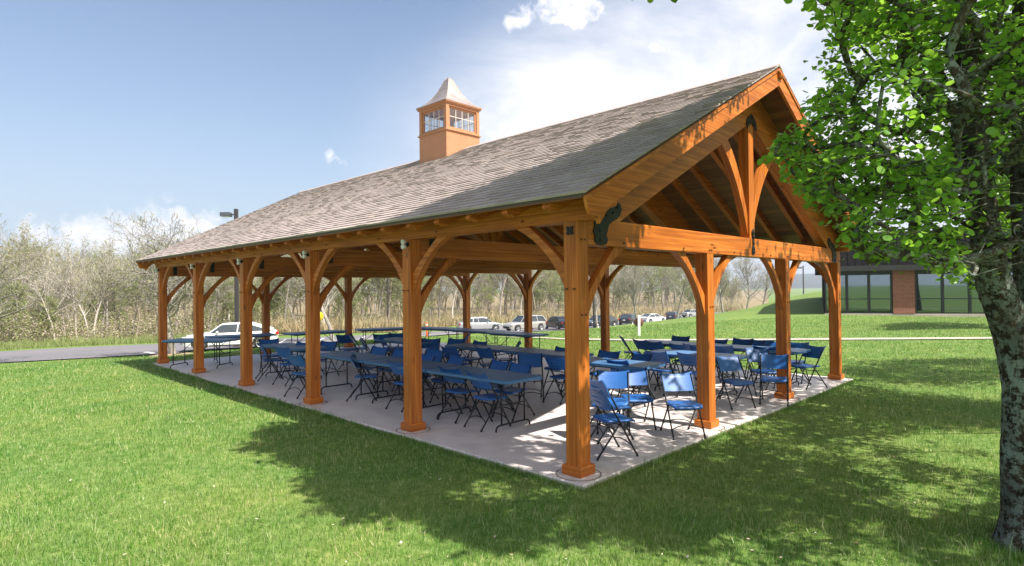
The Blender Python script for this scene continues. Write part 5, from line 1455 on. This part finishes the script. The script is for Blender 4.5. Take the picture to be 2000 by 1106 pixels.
def make_car(kind, paint, loc, heading, label, group):
    L = dict(sedan=4.65, suv=4.65, hatch=4.2, coupe=4.6, wagon=4.75)[kind]; W_ = dict(sedan=1.78, suv=1.82, hatch=1.72, coupe=1.86, wagon=1.82)[kind]; Hh = dict(sedan=1.44, suv=1.72, hatch=1.47, coupe=1.36, wagon=1.58)[kind]
    t = empty('parked_car', loc, heading, label, 'car', group)
    hl = L/2; zb = 0.24 if kind != 'suv' else 0.30
    hood = dict(sedan=0.92, suv=1.08, hatch=0.96, coupe=0.92, wagon=0.96)[kind]; belt = dict(sedan=0.96, suv=1.10, hatch=0.98, coupe=0.94, wagon=0.98)[kind]
    tail = dict(sedan=1.00, suv=1.12, hatch=1.02, coupe=0.98, wagon=1.0)[kind]
    # stations: x, sill z, shoulder z, top z, half width
    st = [(-hl, 0.42, 0.62, 0.72, 0.60), (-hl+0.05, 0.34, 0.72, tail-0.10, 0.74), (-hl+0.20, 0.28, 0.76, tail-0.01, 0.83), (-hl+0.6, zb, 0.78, tail, 0.90), (-hl+1.3, zb, 0.76, belt+0.02, 0.93), (-0.2, zb, 0.72, belt, 0.94), (hl-1.75, zb, 0.72, belt-0.01, 0.94),
          (hl-1.25, zb, 0.72, hood, 0.93), (hl-0.7, zb, 0.70, hood-0.05, 0.90), (hl-0.28, 0.26, 0.66, hood-0.13, 0.83), (hl-0.08, 0.30, 0.60, hood-0.24, 0.72), (hl, 0.40, 0.54, hood-0.34, 0.56)]
    wheels = [-hl+0.88, hl-0.86]; wr = 0.335 if kind != 'suv' else 0.365
    xs = sorted(set([s[0] for s in st]+[wx+d for wx in wheels for d in (-0.41, -0.36, -0.24, -0.12, 0, 0.12, 0.24, 0.36, 0.41)]))
    def ip(x, k_): return float(np.interp(x, [s[0] for s in st], [s[k_] for s in st]))
    rings = []
    for x in xs:
        zs, zsh, zt, hw_ = ip(x, 1), ip(x, 2), ip(x, 3), ip(x, 4)*W_/2/0.94
        arch = zs
        for wx in wheels:
            if abs(x-wx) < 0.39: arch = max(arch, 0.02+wr+math.sqrt(max(0, 0.39**2-(x-wx)**2))*0.98)
        a2 = min(arch, zsh+0.02)
        rings.append([(x, 0, min(arch, zs+0.05)), (x, hw_*0.72, min(arch, zs+0.05)), (x, hw_*0.80, a2), (x, hw_*0.965, a2), (x, hw_*0.985, max(a2+0.01, (a2+zsh)/2)), (x, hw_*1.0, max(zsh, a2+0.02)), (x, hw_*0.985, max(zsh+0.08, a2+0.03)), (x, hw_*0.93, zt-0.035), (x, hw_*0.80, zt), (x, hw_*0.4, zt+0.015), (x, 0, zt+0.02)])
    V = []; F = []
    for sg in (1, -1):
        b = len(V)
        for r in rings: V += [(p[0], p[1]*sg, p[2]) for p in r]
        n = len(rings[0])
        for i in range(len(rings)-1):
            for j in range(n-1):
                q = (b+i*n+j, b+(i+1)*n+j, b+(i+1)*n+j+1, b+i*n+j+1); F.append(q if sg == -1 else q[::-1])
        F.append(tuple(b+j for j in range(n))); F.append(tuple(b+(len(rings)-1)*n+j for j in range(n-1, -1, -1)))
    m = MB(); m.add(V, F, None, True); o = m.build('body', PAINTS[paint], t)
    import bmesh
    bm = bmesh.new(); bm.from_mesh(o.data); bmesh.ops.remove_doubles(bm, verts=bm.verts, dist=0.002); bmesh.ops.recalc_face_normals(bm, faces=bm.faces); bm.to_mesh(o.data); bm.free(); o.data.set_sharp_from_angle(angle=R_(38))
    # greenhouse: bottom outline, roof outline
    pf = dict(sedan=[(-hl+0.62, 0), (-hl+1.30, 0.93), (-hl+1.75, 1.0), (0.25, 1.0), (0.55, 0.93), (hl-1.20, 0)],
              coupe=[(-hl+0.25, 0), (-hl+1.35, 0.92), (-hl+1.95, 1.0), (0.15, 1.0), (0.45, 0.93), (hl-1.30, 0)],
              hatch=[(-hl+0.12, 0), (-hl+0.48, 0.90), (-hl+0.85, 1.0), (0.20, 1.0), (0.50, 0.93), (hl-1.05, 0)],
              suv=[(-hl+0.08, 0), (-hl+0.30, 0.93), (-hl+0.60, 1.0), (0.25, 1.0), (0.52, 0.94), (hl-1.25, 0)],
              wagon=[(-hl+0.08, 0), (-hl+0.42, 0.92), (-hl+0.80, 1.0), (0.25, 1.0), (0.52, 0.94), (hl-1.25, 0)])[kind]
    zr = Hh; base = lambda x: float(np.interp(x, [-hl, -0.2, hl-1.2], [tail, belt, belt-0.01]))-0.01
    pts = []
    for x, f in pf:
        zb_ = base(x); z = zb_+(zr-zb_)*f; hw_ = W_/2*(0.90-0.20*f); pts.append((x, z, hw_))
    n = len(pts)
    Vg = [(x, hw_, z) for x, z, hw_ in pts]+[(x, -hw_, z) for x, z, hw_ in pts]
    # glass shell (sides, screens); roof skin is the body part above it
    m = MB()
    m.add(Vg, [tuple(range(n-1, -1, -1)), tuple(range(n, 2*n)), (0, 1, n+1, n), (n-2, n-1, 2*n-1, 2*n-2)]); m.build('window_glass', CGLASS, t)
    m = MB(); rf = pts[1:-1]; k_ = len(rf)
    Vr = [(x, hw_+0.012, z+0.004) for x, z, hw_ in rf]+[(x, hw_*0.6, z+0.03) for x, z, hw_ in rf]+[(x, 0, z+0.036) for x, z, hw_ in rf]+[(x, -hw_*0.6, z+0.03) for x, z, hw_ in rf]+[(x, -hw_-0.012, z+0.004) for x, z, hw_ in rf]
    m.add(Vr+[(a, b, c-0.05) for a, b, c in Vr], [(r*k_+i, r*k_+i+1, (r+1)*k_+i+1, (r+1)*k_+i) for r in range(4) for i in range(k_-1)]+[(5*k_+i, i, i+1, 5*k_+i+1) for i in range(k_-1)]+[(4*k_+i, 9*k_+i, 9*k_+i+1, 4*k_+i+1) for i in range(k_-1)], None, True)
    m.build('roof', PAINTS[paint], t)
    # pillars
    for sg in (1, -1):
        m = MB()
        def pil(xa, za, ya, xb, zb2, yb, w_=0.045): m.beam((xa, sg*ya, za), (xb, sg*yb, zb2), w_, 0.03, up=(0, 1, 0.2))
        pil(pts[0][0], pts[0][1], pts[0][2]+0.004, pts[1][0], pts[1][1], pts[1][2]+0.006, 0.10 if kind != 'suv' else 0.12); pil(pts[-1][0], pts[-1][1], pts[-1][2]+0.004, pts[-2][0], pts[-2][1], pts[-2][2]+0.006, 0.05)
        mx_ = -0.30; zb_ = base(mx_); pil(mx_, zb_, W_/2*0.90+0.004, mx_-0.05, zr-0.02, W_/2*0.70+0.008, 0.05)
        if kind in ('suv', 'wagon', 'hatch', 'sedan'): mx_ = -hl+1.25 if kind != 'sedan' else -hl+1.45; zb_ = base(mx_); pil(mx_, zb_, W_/2*0.90+0.004, mx_+0.05, zr-0.03, W_/2*0.70+0.008, 0.07)
        m.build('pillar', PAINTS[paint], t)
        m = MB(); m.box((0.62, sg*(W_/2+0.05), belt+0.02), (0.11, 0.16, 0.11), ch=0.02); m.build('mirror', PAINTS[paint], t)
        m = MB(); m.box((hl-0.20, sg*(W_/2-0.22), hood-0.22), (0.20, 0.30, 0.11), rz=-sg*0.35, ch=0.02); m.build('headlight', HEADL, t)
        m = MB(); m.box((-hl+0.09, sg*(W_/2-0.20), tail-0.17), (0.14, 0.26, 0.15), rz=sg*0.30, ch=0.02); m.build('tail_light', TAILL, t)
        m = MB(); m.box((-0.1, sg*(W_/2-0.01), zb+0.03), (L-2.35, 0.03, 0.07)); m.build('sill', PLAS, t)
        m = MB()
        for dx in (-0.72, 0.28): m.box((dx, sg*(W_/2+0.005), belt-0.12), (0.17, 0.02, 0.025))
        m.build('door_handle', PAINTS[paint], t)
    m = MB(); m.box((hl-0.02, 0, 0.44), (0.09, 1.05, 0.16), ch=0.02); m.build('grille', PLAS, t)
    m = MB(); m.box((-hl-0.005, 0, 0.72), (0.03, 0.34, 0.16)); m.build('number_plate', PLATE, t)
    m = MB(); m.box((-hl+0.03, 0, 0.42), (0.10, 1.3, 0.10), ch=0.02); m.build('rear_bumper', PLAS, t)
    for wx in wheels:
        for sg in (1, -1):
            m = MB(); yw = sg*(W_/2-0.12)
            m.lathe([(wr-0.11, -0.10), (wr-0.02, -0.105), (wr, -0.07), (wr, 0.07), (wr-0.02, 0.105), (wr-0.11, 0.10)], (wx, yw, wr), 1, 26); o = m.build('wheel', TYRE, t)
            m = MB(); yo = sg*0.085
            m.lathe([(0.0, yo*0.8), (0.06, yo*0.95), (0.07, yo*0.6)], (wx, yw, wr), 1, 16)
            m.lathe([(wr-0.11, sg*0.10), (wr-0.13, yo), (wr-0.15, yo*0.4)], (wx, yw, wr), 1, 26)
            for q in range(5):
                a = 2*math.pi*q/5; m.beam((wx+0.04*math.cos(a), yw+yo*0.72, wr+0.04*math.sin(a)), (wx+(wr-0.12)*math.cos(a), yw+yo*0.72, wr+(wr-0.12)*math.sin(a)), 0.05, 0.03, up=(0, 1, 0))
            m.build('rim', RIM, o)
            m = MB(); m.lathe([(0.0, yo*0.3), (wr-0.10, yo*0.3)], (wx, yw, wr), 1, 20); m.build('wheel_disc', PLAS, o)
    return t
GC = 'cars parked beyond the lawn'
def put(kind, paint, u, D, hd, label):
    x, y = pixel_ground(u, D); z = float(H(x, y))+0.05
    return make_car(kind, paint, (x, y, z), YAW+R_(hd), label, GC)
# hd: 0 = pointing away from us, -90 = pointing right
put('coupe', 'white', 452, 31.6, 112, 'white car parked nearest, seen behind the left pavilion posts')
put('sedan', 'silver', 936, 61, -72, 'silver saloon parked left of the gold wagon, behind the rear post')
put('wagon', 'gold', 1024, 63, 125, 'silver estate car with roof of many windows, nose pointing left')
put('sedan', 'black', 1090, 66, 22, 'black car showing its tail and number plate left of the corner post')
put('sedan', 'grey', 1172, 69, 130, 'dark grey car just right of the corner post')
put('sedan', 'black', 1228, 80, -28, 'black car with red tail light in the middle of the parked row')
put('coupe', 'white', 1273, 88, -52, 'white fastback car in the right half of the parked row')
put('hatch', 'navy', 1315, 97, -30, 'dark blue car with red tail lights right of the white fastback')
put('sedan', 'silver', 1352, 112, -60, 'last pale car of the row, cut by the second gable post')

# ------------------------------------------------------------------ street lamps
POLE = mat('bronze_pole_paint', (0.06, 0.05, 0.055), 0.5, 0.3); LHEAD = mat('grey_lamp_head', (0.10, 0.11, 0.13), 0.5, 0.3)
def street_lamp(u, D, h, label, side=-1, thick=0.09, blue=False):
    x, y = pixel_ground(u, D); z = float(H(x, y)); t = empty('street_lamp', (x, y, z), YAW, label, 'street lamp', 'lamps around the car park')
    m = MB(); m.box((0, 0, h/2), (2*thick, 2*thick, h), ch=0.01); m.build('pole', POLE, t)
    m = MB(); m.box((0, 0, 0.05), (0.34, 0.34, 0.12), ch=0.02); m.build('base', POLE, t)
    m = MB(); m.box((0, -side*(thick+0.11), h-0.32), (0.06, 0.22, 0.06)); m.build('arm', POLE, t)
    m = MB(); m.box((0, -side*(thick+0.22+0.26), h-0.31), (0.42, 0.52, 0.24), ch=0.02); hd_ = m.build('lamp_head', LHEAD, t)
    m = MB(); m.box((0, -side*(thick+0.22+0.26), h-0.435), (0.34, 0.42, 0.012)); m.build('lens', HEADL, hd_)
street_lamp(462, 33.6, 7.85, 'tall dark street lamp with a square head rising above the roof at the left', -1)
street_lamp(757, 58, 8.2, 'thin street lamp pole seen between the second and third long-side posts', 1, 0.07)
street_lamp(1159, 60, 8.2, 'street lamp pole seen beside the corner post above the parked cars', 1, 0.08)
street_lamp(1569, 96, 6.4, 'slim street lamp on the hill crest against the blue hills', -1, 0.07)

# ------------------------------------------------------------------ signs and markers
x, y = pixel_ground(1247, 25.6); z = float(H(x, y))
t = empty('round_sign', (x, y, z), YAW, 'small brown disc sign on a short white post beyond the last tables', 'sign')
m = MB(); m.box((0, 0, 0.45), (0.06, 0.11, 0.9), ch=0.008); m.build('post', mat('white_post_paint', (0.75, 0.75, 0.74), 0.5), t)
m = MB(); m.lathe([(0.0, 0.03), (0.20, 0.03), (0.205, 0.045), (0.20, 0.06), (0.0, 0.06)], (0, 0, 0.60), 0, 28); m.build('disc', mat('brown_sign_back', (0.13, 0.05, 0.035), 0.6), t)
x, y = pixel_ground(623.5, 34.6); z = float(H(x, y))
t = empty('round_sign', (x, y, z), YAW, 'round yellow sign on a thin pole right of the third long-side post', 'sign')
m = MB(); m.tube([(0, 0, 0), (0, 0, 1.75)], 0.025, 8); m.build('post', POLE, t)
m = MB(); m.lathe([(0.0, -0.035), (0.24, -0.035), (0.245, -0.03), (0.24, -0.022), (0.0, -0.022)], (0, 0, 1.62), 0, 28); m.build('disc', mat('yellow_sign_paint', (0.75, 0.52, 0.02), 0.45), t)
x, y = pixel_ground(833, 40.5); z = float(H(x, y))
t = empty('delineator', (x, y, z), YAW, 'orange and white plastic marker post just right of the second long-side post', 'marker')
ORG = mat('orange_plastic', (0.80, 0.13, 0.03), 0.5); WPL = mat('white_reflective_band', (0.8, 0.8, 0.8), 0.4)
m = MB(); m.lathe([(0.07, 0.04), (0.062, 0.5), (0.06, 1.0), (0.05, 1.04), (0.0, 1.05)], (0, 0, 0), 2, 16); o = m.build('tube', ORG, t)
m = MB(); m.box((0, 0, 0.03), (0.4, 0.4, 0.06), ch=0.01); m.build('base', PLAS, t)
for zz_ in (0.62, 0.82): m = MB(); m.lathe([(0.066, zz_), (0.066, zz_+0.1)], (0, 0, 0), 2, 16); m.build('band', WPL, t)

# ------------------------------------------------------------------ building on the right
def brick_mat():
    m = bpy.data.materials.new('red_brick'); m.use_nodes = True; q = N(m.node_tree); b = m.node_tree.nodes['Principled BSDF']
    t = q.new('ShaderNodeTexCoord').outputs['Object']
    sp_ = q.new('ShaderNodeSeparateXYZ'); q.link(t, sp_.inputs[0]); cb = q.new('ShaderNodeCombineXYZ')
    q.link(q.math('ADD', sp_.outputs[1], sp_.outputs[0]), cb.inputs[0]); q.link(sp_.outputs[2], cb.inputs[1])
    br = q.new('ShaderNodeTexBrick'); q.link(cb.outputs[0], br.inputs['Vector']); br.inputs['Scale'].default_value = 1.0
    br.inputs['Brick Width'].default_value = 0.24; br.inputs['Row Height'].default_value = 0.085; br.inputs['Mortar Size'].default_value = 0.010
    br.inputs['Color1'].default_value = (0.20, 0.042, 0.026, 1); br.inputs['Color2'].default_value = (0.30, 0.080, 0.048, 1); br.inputs['Mortar'].default_value = (0.30, 0.22, 0.18, 1)
    q.link(br.outputs['Color'], b.inputs['Base Color']); b.inputs['Roughness'].default_value = 0.9
    return m
BRICK = brick_mat(); DARKF = mat('dark_brown_siding', (0.010, 0.009, 0.010), 0.9, spec=0.08, var=0.2, scale=3); FRAMEM = mat('dark_window_frame', (0.03, 0.032, 0.034), 0.45, 0.3)
def bglass():
    m = bpy.data.materials.new('tinted_window_glass'); m.use_nodes = True; q = N(m.node_tree); m.node_tree.nodes.clear()
    g_ = q.new('ShaderNodeBsdfGlossy'); g_.inputs['Roughness'].default_value = 0.015; g_.inputs['Color'].default_value = (0.42, 0.52, 0.56, 1)
    tr = q.new('ShaderNodeBsdfTransparent'); tr.inputs[0].default_value = (0.20, 0.23, 0.24, 1)
    mx = q.new('ShaderNodeMixShader'); mx.inputs[0].default_value = 0.45; q.link(tr.outputs[0], mx.inputs[1]); q.link(g_.outputs[0], mx.inputs[2])
    o = q.new('ShaderNodeOutputMaterial'); q.link(mx.outputs[0], o.inputs[0]); return m
BGL = bglass()
pA = np.array(pixel_ground(1611, 39.3)); pB = np.array(pixel_ground(1905, 36.6)); dv = (pB-pA)/np.linalg.norm(pB-pA)
bz0 = -0.12; ang = math.atan2(dv[1], dv[0])
BL = empty('office_building', (pA[0], pA[1], bz0), ang, 'low dark-roofed building with tinted windows and a brick pier at the right', 'building')
def ulen(u):   # metres along the facade at image pixel column u
    a = np.array([pixel_ground(u, 1.0)[0]-CAM[0], pixel_ground(u, 1.0)[1]-CAM[1]]); d0 = pA-CAM[:2]
    M2 = np.array([[a[0], -dv[0]], [a[1], -dv[1]]]); s = np.linalg.solve(M2, d0); return float(s[1])
LB = 30.0; DB = 16.0
# local axes: +x along the facade to the right, +y away from us? check the side
side = 1.0
nrm = np.array([-dv[1], dv[0]]); 
if np.dot(nrm, pA-CAM[:2]) < 0: side = -1.0
Y_ = lambda t: side*t
m = MB(); m.box((LB/2, Y_(DB/2), 0.10), (LB+0.1, DB+0.1, 0.34), ch=0.01); m.build('plinth', CONC, BL)
m = MB(); m.box((LB/2, Y_(DB/2+1.2), 1.4), (LB-2.4, DB-2.6, 2.7)); m.build('inner_wall', mat('interior_plaster', (0.22, 0.20, 0.17), 0.8), BL)
ztop = 3.06
# overhanging dark mansard
pr = [(-0.55, ztop), (-0.55, ztop+0.28), (-0.35, ztop+0.30), (0.35, ztop+2.5), (DB/2, ztop+2.9), (DB-0.35, ztop+2.5), (DB+0.35, ztop+0.3), (DB+0.55, ztop+0.28), (DB+0.55, ztop)]
m = MB(); m.prism([(Y_(a), b) for a, b in pr], 0, -0.55, LB+0.5)
m.build('roof', DARKF, BL)
m = MB()
for k_ in range(76): m.beam((-0.3+k_*0.41, Y_(-0.365), ztop+0.33), (-0.3+k_*0.41, Y_(0.33), ztop+2.5), 0.04, 0.03, up=(0, -side, 0.3))
m.build('roof_batten', DARKF, BL)
m = MB(); m.box((LB/2-0.1, Y_(-0.585), ztop+0.14), (LB+0.9, 0.06, 0.34)); m.build('gutter', mat('dark_gutter', (0.02, 0.02, 0.022), 0.5), BL)
cuts = [ulen(u) for u in (1611, 1628, 1654, 1697, 1742)]; bk0, bk1 = ulen(1743), ulen(1786); rc = [ulen(u) for u in (1787, 1841, 1894, 1944, 1998, 2050)]
def bay(a, b, name='window'):
    m = MB(); fw2 = 0.075; z0, z1 = 0.275, ztop-0.002; yy = Y_(0.06)
    m.box((a+fw2/2, yy, (z0+z1)/2), (fw2, 0.12, z1-z0)); m.box((b-fw2/2, yy, (z0+z1)/2), (fw2, 0.12, z1-z0))
    for zz_, hh in ((z0+0.04, 0.08), (z1-0.14, 0.28), (1.22, 0.06)): m.box(((a+b)/2, yy, zz_), (b-a-2*fw2-0.004, 0.11, hh))
    w_ = m.build(name, FRAMEM, BL)
    m = MB(); m.box(((a+b)/2, Y_(0.07), (z0+0.08+z1-0.28)/2), (b-a-2*fw2-0.002, 0.012, z1-z0-0.37)); m.build('pane', BGL, w_)
    m = MB(); m.box(((a+b)/2, Y_(0.16), z1-0.24), (b-a-0.1, 0.02, 0.30)); m.build('blind', mat('grey_roller_blind', (0.45, 0.44, 0.42), 0.7) if 'grey_roller_blind' not in bpy.data.materials else bpy.data.materials['grey_roller_blind'], w_)
for a, b in zip(cuts[:-1], cuts[1:]): bay(a+0.004, b-0.004)
m = MB(); m.box(((bk0+bk1)/2, Y_(0.10), (0.28+ztop)/2), (bk1-bk0-0.01, 0.34, ztop-0.28)); m.build('brick_pier', BRICK, BL)
for a, b in zip(rc[:-1], rc[1:]): bay(a+0.004, b-0.004)
m = MB(); m.box(((rc[-1]+LB)/2+0.02, Y_(0.12), (0.28+ztop)/2), (LB-rc[-1]-0.04, 0.3, ztop-0.28)); m.build('brick_wall', BRICK, BL)
m = MB(); m.box((0.13, Y_(DB/2+0.2), (0.28+ztop)/2), (0.25, DB-0.6, ztop-0.28)); m.build('side_wall', DARKF, BL)
m = MB(); m.box((LB-0.13, Y_(DB/2+0.2), (0.28+ztop)/2), (0.25, DB-0.6, ztop-0.28)); m.build('side_wall', BRICK, BL)

# the building is sheared back nearly along the camera's line of sight
vx_ = Vector((pA[0]-CAM[0], pA[1]-CAM[1])); lx_ = vx_.dot(Vector(dv)); ly_ = abs(vx_.dot(Vector(nrm)))
skew = 0.93*lx_/ly_
for o in BL.children_recursive:
    for v_ in o.data.vertices:
        dpt = side*v_.co.y
        if dpt > 0.5: v_.co.x += skew*(dpt-0.5)
    o.data.update()

# ------------------------------------------------------------------ air
hm = bpy.data.materials.new('haze_air'); hm.use_nodes = True; q = N(hm.node_tree); hm.node_tree.nodes.clear()
pv = q.new('ShaderNodeVolumePrincipled'); pv.inputs['Color'].default_value = (0.78, 0.86, 1.0, 1); pv.inputs['Density'].default_value = 0.00042; pv.inputs['Anisotropy'].default_value = 0.2
o_ = q.new('ShaderNodeOutputMaterial'); q.link(pv.outputs[0], o_.inputs['Volume'])
m = MB(); m.box((1100, 1100, 25), (6400, 6400, 66)); hz = m.build('haze', hm); tag(hz, 'thin bluish air between here and the far hills', 'haze', kind='stuff')
